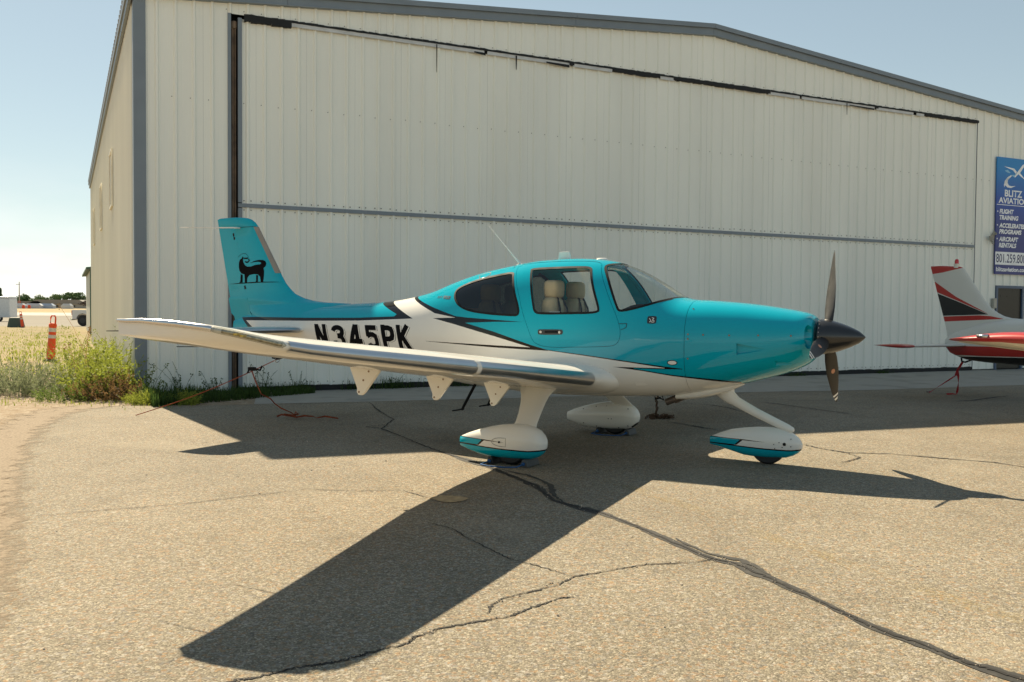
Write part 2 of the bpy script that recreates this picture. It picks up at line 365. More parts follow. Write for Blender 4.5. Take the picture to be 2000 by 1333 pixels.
# wind-blown dirt feathering the edge of the asphalt
def dirt_edge():
    q, nt, b = new_mat('feathered_dirt'); lk = nt.links.new
    t = N(nt, 'ShaderNodeTexCoord'); n = N(nt, 'ShaderNodeTexNoise', Scale=5., Detail=8., Roughness=.7); n2 = N(nt, 'ShaderNodeTexNoise', Scale=45., Detail=5.)
    for k in (n, n2): lk(t.outputs['Object'], k.inputs['Vector'])
    at = N(nt, 'ShaderNodeAttribute', attribute_name='fade'); ad = N(nt, 'ShaderNodeMath', operation='MULTIPLY_ADD'); lk(at.outputs['Fac'], ad.inputs[0]); ad.inputs[1].default_value = .42; lk(n.outputs['Fac'], ad.inputs[2])
    a = ramp(nt, ad.outputs[0], [(.60, 0.), (.80, .9)]); lk(a, b.inputs['Alpha'])
    c = ramp(nt, n2.outputs['Fac'], [(.3, (.16, .12, .08)), (.5, (.25, .19, .125)), (.7, (.34, .27, .19))]); lk(c, b.inputs['Base Color']); b.inputs['Roughness'].default_value = .95
    bp = N(nt, 'ShaderNodeBump', Strength=.3, Distance=.008); lk(n2.outputs['Fac'], bp.inputs['Height']); lk(bp.outputs[0], b.inputs['Normal'])
    return q
M_FD = dirt_edge()
def fade_strip(path, offs, z):
    b = MB(); k = len(offs); fades = []
    for i, (x, y) in enumerate(path):
        p0, p1 = Vector(path[max(0, i-1)]), Vector(path[min(len(path)-1, i+1)]); t = (p1-p0).normalized(); nn_ = Vector((-t.y, t.x))
        for o_, f_ in offs: q = Vector((x, y))+nn_*o_; b.v.append((q.x, q.y, z)); fades.append(f_)
    for i in range(len(path)-1):
        for j in range(k-1): b.f.append((i*k+j, i*k+j+1, (i+1)*k+j+1, (i+1)*k+j)); b.mi.append(0)
    o = b.build('blown_dirt', M_FD, apron, fix=False); at = o.data.attributes.new('fade', 'FLOAT', 'POINT'); at.data.foreach_set('value', fades)
    for p in o.data.polygons:
        if p.normal.z < 0: p.flip()
fade_strip(jag(edge[1:11], .01, 4, 3), [(-.22, 0.), (-.06, .5), (.15, 1.), (.45, .6), (.8, 0.)], .0032)
# loose stones on the apron and at its ragged edge
M_STONE = pmat('loose_stone', (.40, .33, .25), .95, var=.25, scale=15)
sb = MB(); r = random.Random(11)
def stone(b, x, y, s, z=0.):
    n = 6; base = [(x+s*math.cos(2*math.pi*k/n)*r.uniform(.7, 1.2), y+s*math.sin(2*math.pi*k/n)*r.uniform(.7, 1.2), z-.002) for k in range(n)]
    top = [(x+(p[0]-x)*.6, y+(p[1]-y)*.6, z+s*r.uniform(.5, .9)) for p in base]
    b.loft([base, top])
for i in range(170):
    j = r.randrange(2, len(edge)-2); t_ = r.random(); x = edge[j][0]*(1-t_)+edge[j+1][0]*t_; y = edge[j][1]*(1-t_)+edge[j+1][1]*t_
    stone(sb, x-abs(r.gauss(-.05, .35)), y+r.uniform(-.1, .1), r.uniform(.004, .014), -.006)
for pts, wd, cnt in ((main[5:], .06, 150), ([(-1.18, 3.64), (-.76, 3.88), (-.46, 4.12), (-.33, 4.32), (0, 4.5), (.26, 4.79)], .02, 40), ([(-.1, 4.65), (.1, 4.89), (.36, 5.19), (.82, 5.46), (1.24, 5.59)], .02, 35)):
    for i in range(cnt):
        j = r.randrange(len(pts)-1); t_ = r.random(); stone(sb, pts[j][0]*(1-t_)+pts[j+1][0]*t_+r.gauss(0, wd*.5), pts[j][1]*(1-t_)+pts[j+1][1]*t_+r.gauss(0, wd*.5), r.uniform(.002, .006), .004)
for i in range(70): stone(sb, r.uniform(-3.5, 4), r.uniform(3.6, 12), r.uniform(.004, .011))
tag(sb.build('loose_gravel', M_STONE), 'scattered small tan stones along the ragged edge of the asphalt', 'gravel', kind='stuff')
# ------------------------------------------------------------------ hangar
HTH = .453
HJ = (-5.098, 16.7078, 0.)
hangar = tag(empty('hangar', HJ, HTH), 'large beige ribbed metal aircraft hangar with blue-grey trim behind both aircraft', 'hangar')
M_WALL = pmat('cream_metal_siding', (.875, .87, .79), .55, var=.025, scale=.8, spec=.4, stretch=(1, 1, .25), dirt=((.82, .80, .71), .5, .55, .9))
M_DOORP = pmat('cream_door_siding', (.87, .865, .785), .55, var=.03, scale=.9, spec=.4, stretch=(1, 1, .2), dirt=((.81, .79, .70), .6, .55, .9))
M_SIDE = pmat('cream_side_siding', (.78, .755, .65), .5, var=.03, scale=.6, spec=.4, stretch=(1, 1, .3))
M_TRIM = pmat('blue_grey_trim', (.19, .225, .258), .45, var=.05, scale=2, spec=.5)
M_ROOF = pmat('tan_roof_sheet', (.33, .28, .21), .5, var=.08, scale=2)
M_RUB = pmat('black_rubber_seal', (.012, .013, .014), .8, var=.2, scale=9)
M_FLASH = pmat('bare_white_flashing', (.55, .56, .56), .5, var=.08, scale=4)
M_PIPE = pmat('rusty_pipe', (.22, .15, .10), .7, var=.2, scale=5)
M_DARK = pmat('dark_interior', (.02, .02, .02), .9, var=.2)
M_SCREW = pmat('weathered_screw', (.07, .06, .05), .6, var=.2, scale=30)
PIT = .309; U0 = .1415
PK_U, PK_Z, SL = 10.72, 8.15, .0815
UL, UR = -1.62, 23.06
VB = 27.5
def gable(u): return PK_Z-SL*abs(u-PK_U)
_prof = [(0, 0), (.034, 0), (.040, -.002), (.050, -.002), (.056, 0), (.116, 0), (.140, -.036), (.169, -.036), (.193, 0), (.253, 0), (.259, -.002), (.269, -.002), (.275, 0)]
def prof(x0, x1):
    out = []; k0 = int(math.floor((x0-U0)/PIT))-1; k1 = int(math.ceil((x1-U0)/PIT))+1; pts = []
    for k in range(k0, k1):
        for px, py in _prof: pts.append((U0+k*PIT+px, py))
    X = np.array([p[0] for p in pts]); Y = np.array([p[1] for p in pts])
    out = [(x0, float(np.interp(x0, X, Y)))]+[p for p in pts if x0+1e-4 < p[0] < x1-1e-4]+[(x1, float(np.interp(x1, X, Y)))]
    return out
def panel(x0, x1, zlo, zhi, y=0.):
    P = prof(x0, x1); b = MB()
    lo = [(x, y+yy, zlo if not callable(zlo) else zlo(x)) for x, yy in P]; hi = [(x, y+yy, zhi if not callable(zhi) else zhi(x)) for x, yy in P]
    n = len(P); b.add(lo+hi, [(i, i+1, n+i+1, n+i) for i in range(n-1)])
    return b
def panels(name, u0, u1, zlo, zhi, mat, parent, y=0., step=3):
    k = 0; u = u0
    e = [u0]
    nx = U0+math.ceil((u0-U0+.02)/PIT)*PIT
    while nx < u1-.05: e.append(nx); nx += PIT*step
    e.append(u1)
    for i, (a, b) in enumerate(zip(e[:-1], e[1:])):
        o = panel(a+.0008, b-.0008, zlo, zhi, y+(.0008 if i % 2 else 0)).build(name, mat, parent, fix=False)
        o.data.shade_smooth() if False else None
DZT, DZM = 6.80, 3.415        # door head, mid hinge
DU0, DU1 = .125, 19.80
panels('wall_panel', UL+.18, -.055, 0.03, lambda u: gable(u)-.10, M_WALL, hangar)
panels('wall_panel', -.055, DU1+.012, DZT+.035, lambda u: gable(u)-.10, M_WALL, hangar)
panels('wall_panel', DU1+.012, 20.66, .03, lambda u: gable(u)-.10, M_WALL, hangar)
panels('wall_panel', 20.66, 21.86, 2.36, lambda u: gable(u)-.10, M_WALL, hangar)
panels('wall_panel', 21.86, UR-.2, .03, lambda u: gable(u)-.10, M_WALL, hangar)
# added backing sheet, coloured near black so the door gap looks into the dark
bk = MB(); bk.box(UL+.05, UR-.05, .32, .36, 0, 7.0); bk.build('dark_backing', M_DARK, hangar)
# the two-leaf door
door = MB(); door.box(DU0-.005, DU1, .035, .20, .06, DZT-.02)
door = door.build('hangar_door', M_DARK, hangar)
panels('door_panel', DU0+.07, DU1-.03, DZM+.033, DZT-.03, M_DOORP, door, .03)
panels('door_panel', DU0+.07, DU1-.03, .10, DZM-.035, M_DOORP, door, .03)
b = MB(); b.box(DU0, DU1-.01, -.012, .03, DZM-.036, DZM+.034); b.build('hinge_rail', M_TRIM, door)
b = MB(); b.box(DU0, DU0+.07, -.012, .05, .05, DZM-.05); b.box(DU0, DU0+.07, -.012, .05, DZM+.05, DZT-.02); b.build('door_edge_trim', M_TRIM, door)
b = MB(); b.box(DU1-.03, DU1-.005, -.003, .05, .1, DZM-.05); b.box(DU1-.026, DU1-.008, 0, .05, DZM+.05, DZT-.03); b.build('door_edge_trim', M_TRIM, door)
# bottom rubber
rr = random.Random(4); b = MB(); top = [(DU0+.02+i*.2, -.02, .10+rr.uniform(-.008, .008)) for i in range(99)]
for p, q in zip(top[:-1], top[1:]):
    b.add([(p[0], -.02, .006), (q[0], -.02, .006), q, p], [(0, 1, 2, 3)]); b.add([p, q, (q[0], .06, q[2]+.012), (p[0], .06, p[2]+.012)], [(0, 1, 2, 3)])
b.build('bottom_seal', M_RUB, door)
# torn head seal with bare flashing showing
b = MB(); fl = MB(); n = 160; r = random.Random(8)
bare = [(1.05, 5.0), (5.05, 7.0), (7.05, 8.05), (9.3, 9.7), (12.4, 13.4), (13.45, 15.9), (15.95, 17.3), (17.4, 17.7)]
segs = [DU0+.1+i*(DU1-DU0-.1)/n for i in range(n+1)]
for a, c in zip(segs[:-1], segs[1:]):
    mid = (a+c)/2; isb = any(x0 < mid < x1 for x0, x1 in bare)
    lo0, lo1 = DZT-.030+r.uniform(-.014, .01), DZT-.030+r.uniform(-.014, .01)
    if isb: lo0, lo1 = DZT+.015+r.uniform(-.006, .006), DZT+.015+r.uniform(-.006, .006)
    elif mid < 1.1: lo0 -= .045; lo1 -= .045
    hi0, hi1 = DZT+.05+r.uniform(-.006, .012), DZT+.05+r.uniform(-.006, .012)
    b.add([(a, -.05, lo0), (c, -.05, lo1), (c, -.045, hi1), (a, -.045, hi0), (a, .03, lo0), (c, .03, lo1)], [(0, 1, 2, 3), (0, 4, 5, 1)])
for u_, w_, dz in [(3.93, .022, .56), (5.68, .035, .30), (14.9, .03, .30)]:
    b.add([(u_, -.052, DZT), (u_+w_, -.052, DZT), (u_+w_*.8, -.056, DZT-dz*.6), (u_+w_*.6, -.06, DZT-dz), (u_+w_*.1, -.06, DZT-dz+.02), (u_, -.055, DZT-dz*.5)], [(0, 1, 2, 5), (5, 2, 3, 4)])
for u0_, u1_, dz in [(4.75, 5.0, .06), (6.4, 6.95, .065), (15.0, 15.85, .05), (8.1, 9.0, .035), (10.4, 12.2, .03)]:
    b.add([(u0_, -.052, DZT-.03), (u1_, -.052, DZT-.035), (u1_, -.055, DZT-dz-.03), (u0_, -.055, DZT-dz)], [(0, 1, 2, 3)])
b.build('head_seal', M_RUB, door, fix=False)
for x0, x1 in bare:
    f = MB(); f.box(x0, x1-.02, -.036, -.02, DZT-.055, DZT+.012); f.build('head_flashing', M_FLASH, door)
# jamb: blue trim, recess with pipe
b = MB(); b.box(-.055, .0, -.03, .30, 0.0, DZT+.035); b.build('jamb_trim', M_TRIM, hangar)
b = MB(); b.tube([(.052, .12, .02), (.052, .12, 6.7)], .028, 10); b.tube([(.09, .09, .02), (.092, .09, 6.72)], .016, 8); b.lathe([(6.60, .05), (6.63, .058), (6.72, .058), (6.74, .03)], 12, 'z', (.07, .1, 0)); b.build('jamb_pipe', M_PIPE, hangar, True, 50)
# screws along the rail, the sill and two girt lines
b = MB(); r = random.Random(5)
def screw(u, z, y=-.0, s=.0085): b.box(u-s, u+s, y-.008, y+.028, z-s, z+s)
k = 0; u = U0
while u < DU1-.1:
    for dx in (.09, .215):
        if DU0+.09 < u+dx < DU1-.05:
            screw(u+dx, DZM+.085+r.uniform(-.008, .008), .026); screw(u+dx, DZM-.085+r.uniform(-.006, .006), .026, .007); screw(u+dx, .165+r.uniform(-.006, .006), .026, .007)
            if dx < .1: screw(u+dx, 5.25+r.uniform(-.01, .01), .026, .006)
    u += PIT
u = U0-PIT*4
while u < UR-.5:
    if not (20.5 < u < 22.0): screw(u+.09, (5.25 if u < -.2 or u > DU1 else DZT+.10), -.003, .006)
    u += PIT
tag(b.build('screws', M_SCREW, door), kind='stuff')
# corner trim and gable rake
b = MB(); b.box(UL-.012, UL+.19, -.036, .02, 0, gable(UL)-.12); b.box(UL-.013, UL+.02, .0201, .24, 0, gable(UL)-.2); b.build('corner_trim', M_TRIM, hangar, bevel=.006)
b = MB(); b.box(UR-.19, UR+.012, -.036, .02, 0, gable(UR)-.12); b.box(UR-.02, UR+.013, .0201, .24, 0, gable(UR)-.2); b.build('corner_trim', M_TRIM, hangar, bevel=.006)
def rake(u0, u1):
    b = MB()
    for (dlo, dhi, y0, y1) in [(-.10, .0, -.14, .05), (-.24, -.1005, -.085, .02), (-.262, -.2405, -.11, .0)]:
        z0, z1 = gable(u0), gable(u1)
        b.add([(u0, y0, z0+dlo), (u1, y0, z1+dlo), (u1, y1, z1+dlo), (u0, y1, z0+dlo), (u0, y0, z0+dhi), (u1, y0, z1+dhi), (u1, y1, z1+dhi), (u0, y1, z0+dhi)],
              [(0,3,2,1),(4,5,6,7),(0,1,5,4),(1,2,6,5),(2,3,7,6),(3,0,4,7)])
    b.build('rake_trim', M_TRIM, hangar)
cuts = [UL-.115, 1.0, 7.08, PK_U, 14.6, 19.0, UR+.15]
for a, c in zip(cuts[:-1], cuts[1:]): rake(a+.003, c-.003)
# side walls of ribbed sheets, built along y
def side(u, v0, v1, zt, sgn, mat):
    v = v0; p = .305
    while v < v1:
        e = min(v+p*3, v1); b = MB(); P = []
        w = v
        while w < e-.01:
            for px, py in ((0, 0), (.10, 0), (.12, .03), (.145, .03), (.165, 0)): P.append((w+px, py))
            w += p
        P.append((e-.001, 0)); n = len(P)
        b.add([(u+sgn*h, y, .02) for y, h in P]+[(u+sgn*h, y, zt) for y, h in P], [(i, i+1, n+i+1, n+i) for i in range(n-1)])
        b.build('side_wall_panel', mat, hangar, fix=False); v = e
ZE = gable(UL)-.12
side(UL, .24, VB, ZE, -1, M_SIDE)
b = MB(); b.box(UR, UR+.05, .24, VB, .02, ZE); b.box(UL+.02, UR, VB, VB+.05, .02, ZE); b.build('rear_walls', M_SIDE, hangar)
b = MB()
b.add([(UL-.10, -.04, gable(UL-.1)+.002), (PK_U, -.04, PK_Z+.002), (UR+.30, -.04, gable(UR+.3)+.002), (UL-.10, VB+.1, gable(UL-.1)), (PK_U, VB+.1, PK_Z), (UR+.3, VB+.1, gable(UR+.3))], [(0, 1, 4, 3), (1, 2, 5, 4)])
v = 0.
while v < VB:
    b.box(UL-.125, UL-.02, v, v+.06, gable(UL-.1)-.03, gable(UL-.1)+.032); v += .305
b.build('roof', M_ROOF, hangar)
b = MB(); zz = gable(UL-.1); b.box(UL-.115, UL-.10, .0, VB+.05, zz-.17, zz-.032); b.box(UL-.0995, UL-.035, .02, VB, zz-.17, zz-.155); b.box(UL-.085, UL-.036, .02, VB, zz-.31, zz-.171); b.build('eave_trim', M_TRIM, hangar)
M_WINF = pmat('pale_window_frame', (.80, .75, .62), .5, var=.04)
M_WING = pmat('skylight_pane', (.66, .62, .50), .25, var=.05)
for vv in (7.5, 14.4, 21.9):
    f = MB(); z0, z1, w0 = 4.05, 5.33, .5
    f.box(UL-.075, UL-.031, vv-w0, vv+w0, z0-.05, z0); f.box(UL-.075, UL-.031, vv-w0, vv+w0, z1, z1+.05)
    f.box(UL-.075, UL-.031, vv-w0-.05, vv-w0-.0005, z0-.05, z1+.05); f.box(UL-.075, UL-.031, vv+w0+.0005, vv+w0+.05, z0-.05, z1+.05)
    f = f.build('side_window', M_WINF, hangar)
    p = MB(); p.box(UL-.045, UL-.035, vv-w0, vv+w0, z0, z1); p.build('pane', M_WING, f)
# personnel door
M_DGLASS = pmat('dark_door_glass', (.035, .033, .026), .3, var=.1, spec=.25)
M_BLUE = pmat('blue_door_frame', (.06, .10, .17), .4)
f = MB(); f.box(20.67, 20.745, -.045, .1, .0, 2.36); f.box(21.775, 21.85, -.045, .1, .0, 2.36); f.box(20.7455, 21.7745, -.045, .1, 2.285, 2.36)
f = f.build('entry_door', M_BLUE, hangar)
p = MB(); p.box(20.746, 21.774, -.005, .03, .03, 2.284); p.build('door_glass', M_DGLASS, f)
p = MB(); p.tube([(21.64, -.01, 1.0), (21.64, -.06, 1.0), (21.64, -.06, 1.25), (21.64, -.01, 1.25)], .012, 8); p.build('door_pull', M_SCREW, f)
# flood light and meter box
M_GALV = pmat('galvanised_box', (.38, .37, .33), .5, metal=.3)
f = MB(); f.box(20.33, 20.40, -.07, -.028, 3.62, 3.72)
f.tube([(20.36, -.05, 3.7), (20.28, -.16, 3.66)], [.02, .07], 10); f.tube([(20.37, -.05, 3.7), (20.44, -.15, 3.82)], [.02, .07], 10); f.tube([(20.36, -.05, 3.62), (20.40, -.12, 3.52)], [.015, .045], 10)
tag(f.build('flood_light', M_GALV, None, True, 40, loc=HJ, rz=HTH), 'small galvanised twin flood light on hangar wall left of blue sign', 'light')
f = MB(); f.box(20.50, 20.62, -.11, -.028, 1.72, 2.0); tag(f.build('meter_box', M_GALV, None, loc=HJ, rz=HTH, bevel=.01), 'small beige utility box on hangar wall beside the entry door', 'box')
# ------------------------------------------------------------------ blue banner sign
M_SIGN = None
def sign_mat():
    q, nt, b = new_mat('blue_sign_print'); t = N(nt, 'ShaderNodeTexCoord'); s = N(nt, 'ShaderNodeSeparateXYZ'); nt.links.new(t.outputs['Object'], s.inputs[0])
    mrn = N(nt, 'ShaderNodeMapRange'); mrn.inputs['From Min'].default_value = 4.0; mrn.inputs['From Max'].default_value = 5.9; nt.links.new(s.outputs['Z'], mrn.inputs['Value'])
    n = N(nt, 'ShaderNodeTexNoise', Scale=2.2, Detail=3.); nt.links.new(t.outputs['Object'], n.inputs['Vector'])
    ad = N(nt, 'ShaderNodeMath', operation='MULTIPLY_ADD'); nt.links.new(n.outputs['Fac'], ad.inputs[0]); ad.inputs[1].default_value = .25; nt.links.new(mrn.outputs[0], ad.inputs[2])
    c = ramp(nt, ad.outputs[0], [(.10, (.026, .034, .19)), (.5, (.015, .07, .37)), (1.0, (.01, .22, .55))]); nt.links.new(c, b.inputs['Base Color']); b.inputs['Roughness'].default_value = .4
    return q
sign = empty('banner_sign', HJ, HTH); tag(sign, 'tall blue flight school banner with white lettering on the hangar wall', 'sign')
b = MB(); b.box(20.56, 22.02, -.062, -.034, 2.675, 5.925); b.build('sign_board', sign_mat(), sign)
M_SW = pmat('white_sign_ink', (.88, .89, .90), .5); M_SI = pmat('dark_sign_ink', (.03, .035, .12), .5); M_SB = pmat('pale_blue_ink', (.25, .50, .72), .5)
b = MB(); b.box(20.565, 22.015, -.0645, -.0622, 2.94, 3.30); b.build('phone_band', M_SW, sign)
b = MB(); b.box(20.58, 22.0, -.0645, -.0622, 4.60, 4.618); b.build('rule', M_SW, sign)
def text(s, name, mat, parent, x, z, h, y, width=None, shear=0, off=0., align='LEFT'):
    cu = bpy.data.curves.new(name, 'FONT'); cu.body = s; cu.size = 1; cu.shear = shear; cu.offset = off; cu.align_x = 'LEFT'; cu.resolution_u = 3
    ob = bpy.data.objects.new('tmp', cu); COL.objects.link(ob)
    me = bpy.data.meshes.new_from_object(ob.evaluated_get(bpy.context.evaluated_depsgraph_get())); bpy.data.objects.remove(ob)
    P = np.array([v.co[:] for v in me.vertices]); mn = P.min(0); mxx = P.max(0); sz = h/(mxx[1]-mn[1]); sx = (width/(mxx[0]-mn[0])) if width else sz
    for v in me.vertices: v.co = (x+(v.co.x-mn[0])*sx, y, z+(v.co.y-mn[1])*sz)
    me.name = name
    return link_mesh(name, me, mat, parent)
TY = -.0632
text('BLITZ', 'lettering', M_SW, sign, 20.90, 4.845, .19, TY, .74, off=.03); text('AVIATION', 'lettering', M_SW, sign, 20.65, 4.65, .165, TY, 1.28, off=.03)
for z, s, w in [(4.36, 'FLIGHT', .60), (4.19, 'TRAINING', .80), (3.97, 'ACCELERATED', 1.13), (3.80, 'PROGRAMS', .95), (3.59, 'AIRCRAFT', .82), (3.42, 'RENTALS', .74)]:
    text(s, 'lettering', M_SW, sign, 20.70, z, .132, TY, w, shear=.18, off=.045)
for z in (4.42, 4.04, 3.66):
    b = MB(); b.lathe([(-.0645, .022), (-.063, .022)], 10, 'y', (20.625, 0, z)); b.build('bullet', M_SW, sign)
text('801.259.8009', 'lettering', M_SI, sign, 20.60, 3.0, .245, -.0655, 1.38, off=.008)
text('blitzaviation.com', 'lettering', M_SW, sign, 20.61, 2.755, .12, TY, 1.34, off=.03)
def decal(name, polys, mat, parent, y=TY):
    b = MB(); polys = [[(21.28+(p[0]-21.28)*.92, 5.42+(p[1]-5.36)*.86) for p in P] for P in polys]
    for P in polys:
        tri = tessellate_polygon([[Vector((p[0], p[1], 0)) for p in P]]); b.add([(p[0], y, p[1]) for p in P], [tuple(t) for t in tri])
    return b.build(name, mat, parent, fix=False)
decal('emblem', [[(21.66, 5.77), (21.74, 5.80), (21.73, 5.72), (21.55, 5.50), (21.40, 5.40), (21.32, 5.33), (21.30, 5.37), (21.38, 5.47), (21.52, 5.62)],
    [(20.80, 5.66), (21.28, 5.62), (21.40, 5.52), (21.34, 5.46), (21.22, 5.56)], [(21.48, 5.55), (21.76, 5.33), (21.77, 5.30), (21.62, 5.37), (21.46, 5.46)],
    [(21.14, 5.40), (20.98, 5.32), (20.86, 5.20), (20.82, 5.06), (20.84, 4.98), (20.90, 5.12), (21.0, 5.24), (21.16, 5.36)],
    [(20.86, 5.14), (20.88, 5.05), (20.98, 4.99), (21.14, 4.98), (21.36, 5.06), (21.16, 5.04), (21.04, 5.06), (20.98, 5.14), (21.0, 5.24), (21.1, 5.36), (20.96, 5.28)]], M_SW, sign)
decal('emblem_shade', [[(21.10, 5.40), (21.30, 5.42), (21.42, 5.50), (21.30, 5.33)], [(20.84, 5.52), (20.98, 5.56), (21.12, 5.46), (21.0, 5.46)]], M_SB, sign, -.0628)
# ------------------------------------------------------------------ teal and white four-seat aircraft
# local frame: x forward from the main axle, y to the aircraft's left, z up
AP = empty('light_aircraft', (.5737, 10.3134, 0), -.4974)
tag(AP, 'teal and white four-seat propeller aircraft with black spinner parked in front of hangar', 'aircraft')
ST = np.array([(-5.02,1.36,1.16,1.27,.020,2,2),(-4.7,1.46,1.04,1.27,.075,2,2),(-4.2,1.52,.945,1.26,.135,2,2),(-3.6,1.565,.89,1.25,.205,2.1,2.1),(-2.9,1.600,.83,1.24,.295,2.2,2.2),
(-2.4,1.623,.785,1.23,.37,2.2,2.3),(-2.09,1.661,.755,1.22,.42,2.2,2.4),(-1.7,1.74,.715,1.21,.485,2.2,2.5),(-1.35,1.861,.68,1.20,.535,2.2,2.6),(-1.0,1.96,.645,1.20,.575,2.3,2.7),(-.66,2.026,.622,1.20,.605,2.35,2.8),
(-.2,2.090,.600,1.20,.625,2.4,2.9),(.2,2.102,.598,1.20,.63,2.4,3.0),(.5,2.083,.603,1.20,.625,2.4,3.0),(.75,2.03,.612,1.20,.615,2.35,3.0),(.96,1.945,.622,1.20,.605,2.3,3.0),(1.19,1.812,.637,1.20,.59,2.3,3.0),(1.36,1.70,.652,1.20,.58,2.5,3.0),(1.46,1.655,.665,1.20,.572,2.7,2.9),
(1.75,1.638,.72,1.21,.555,2.7,2.7),(2.02,1.617,.79,1.22,.53,2.7,2.6),(2.27,1.588,.86,1.235,.497,2.6,2.5),(2.45,1.56,.915,1.25,.462,2.5,2.4),(2.58,1.537,.968,1.265,.42,2.4,2.4),(2.66,1.518,1.012,1.275,.38,2.4,2.4),(2.71,1.498,1.052,1.282,.335,2.3,2.3),(2.735,1.475,1.09,1.287,.285,2.2,2.2)])
def pchip(x, y, q):
    h = np.diff(x); d = np.diff(y)/h; mm = np.zeros(len(x))
    for i in range(1, len(x)-1):
        if d[i-1]*d[i] > 0:
            w1 = 2*h[i]+h[i-1]; w2 = h[i]+2*h[i-1]; mm[i] = (w1+w2)/(w1/d[i-1]+w2/d[i])
    mm[0] = d[0]; mm[-1] = d[-1]
    q = np.clip(q, x[0], x[-1]); i = np.clip(np.searchsorted(x, q)-1, 0, len(h)-1); t = (q-x[i])/h[i]
    return (1+2*t)*(1-t)**2*y[i]+t*(1-t)**2*h[i]*mm[i]+t*t*(3-2*t)*y[i+1]+t*t*(t-1)*h[i]*mm[i+1]
GA = np.linspace(-5.02, 2.735, 3200); GT = [pchip(ST[:, 0], ST[:, k], GA) for k in range(1, 7)]
for k in range(6):     # soften the knots
    ker = np.ones(41)/41; pad = np.pad(GT[k], 20, mode='edge'); sm = np.convolve(pad, ker, 'valid'); wgt = np.clip((2.45-GA)/.3, 0, 1); GT[k] = GT[k]*(1-wgt)+sm*wgt
def secp(a): return [np.interp(a, GA, g_) for g_ in GT]
def halfw(a, z):
    zt, zb, zm, w, nu, nl = secp(np.asarray(a, float)); z = np.asarray(z, float)
    up = z >= zm; q = np.where(up, (z-zm)/(zt-zm), (zm-z)/(zm-zb)); n = np.where(up, nu, nl); q = np.clip(q, 0, 1)
    return w*(1-q**n)**(1/n)
def impl(P):
    a, y, z = P[:, 0], P[:, 1], P[:, 2]; zt, zb, zm, w, nu, nl = secp(a); up = z >= zm
    h = np.where(up, zt-zm, zm-zb); n = np.where(up, nu, nl)
    return (np.abs(y/w)**n+np.abs((z-zm)/h)**n)**(1/n)
def fus_normals(P):
    e = 2e-3; g_ = np.stack([(impl(P+np.eye(3)[k]*e)-impl(P-np.eye(3)[k]*e)) for k in range(3)], 1)
    return g_/np.maximum(np.linalg.norm(g_, axis=1, keepdims=True), 1e-9)
NA = 88
def ring(a, off=0.):
    zt, zb, zm, w, nu, nl = [float(v) for v in secp(a)]; out = []
    for k in range(NA):
        t = 2*math.pi*k/NA; c, s = math.cos(t), math.sin(t); n = nu if s >= 0 else nl; h = (zt-zm if s >= 0 else zm-zb)+off
        out.append((a, (w+off)*math.copysign(abs(c)**(2/n), c), zm+h*math.copysign(abs(s)**(2/n), s)))
    return out
def stations(a0, a1, d): n = max(2, int(round((a1-a0)/d))); return [a0+(a1-a0)*i/n for i in range(n+1)]
def shell(a0, a1, off, th, i0=None, i1=None, d=.055):
    """closed skin: outer surface at off, cavity th inside it"""
    b = MB(); b.loft([ring(a, off) for a in stations(a0, a1, d)])
    n0 = len(b.f)
    ia, ib = (i0 if i0 is not None else a0+th), (i1 if i1 is not None else a1-th)
    c = MB(); c.loft([ring(a, off-th) for a in stations(ia, ib, d)])
    # orient: outer outwards, inner inwards
    me1 = b.mesh('o'); me2 = c.mesh('i')
    bm = bmesh.new(); bm.from_mesh(me2); bmesh.ops.reverse_faces(bm, faces=bm.faces); bm.from_mesh(me1)
    me = bpy.data.meshes.new('shell'); bm.to_mesh(me); bm.free(); return me
def prism_me(poly, y0=-1.2, y1=1.2): b = MB(); b.prism(poly, y0, y1); return b.mesh('prism')
def offset_poly(P, d):
    """grow (d>0) or shrink a polygon"""
    A = sum(P[i][0]*P[(i+1) % len(P)][1]-P[(i+1) % len(P)][0]*P[i][1] for i in range(len(P))); sg = 1 if A > 0 else -1; out = []
    for i in range(len(P)):
        p0, p1, p2 = Vector(P[i-1]), Vector(P[i]), Vector(P[(i+1) % len(P)]); e1 = (p1-p0).normalized(); e2 = (p2-p1).normalized()
        n1 = Vector((e1.y, -e1.x))*sg; n2 = Vector((e2.y, -e2.x))*sg; m_ = (n1+n2); m_ = m_/max(.35, m_.dot(n1)) if m_.length > 1e-6 else n1
        out.append(tuple(p1+m_*d))
    return out
def smooth_poly(P, it=2):
    for _ in range(it):
        Q = []
        for i in range(len(P)):
            a, b_ = P[i], P[(i+1) % len(P)]; Q += [(a[0]*.75+b_[0]*.25, a[1]*.75+b_[1]*.25), (a[0]*.25+b_[0]*.75, a[1]*.25+b_[1]*.75)]
        P = Q
    return P
def boolean(me, ops):
    """ops: list of (mesh, 'DIFFERENCE'|'INTERSECT')"""
    o = bpy.data.objects.new('bool_a', me); COL.objects.link(o); tmp = [o]
    for q, op in ops:
        c = bpy.data.objects.new('bool_b', q); COL.objects.link(c); tmp.append(c)
        md = o.modifiers.new('b', 'BOOLEAN'); md.operation = op; md.object = c; md.solver = 'EXACT'
    bpy.context.view_layer.update()
    res = bpy.data.meshes.new_from_object(o.evaluated_get(bpy.context.evaluated_depsgraph_get()))
    for q in tmp: bpy.data.objects.remove(q)
    return res
def split_side(me):
    out = []
    for sg in (-1, 1):
        bm = bmesh.new(); bm.from_mesh(me)
        bmesh.ops.delete(bm, geom=[f for f in bm.faces if f.calc_center_median().y*sg < 0], context='FACES')
        q = bpy.data.meshes.new('s'); bm.to_mesh(q); bm.free(); out.append(q)
    return out                                   # right, left
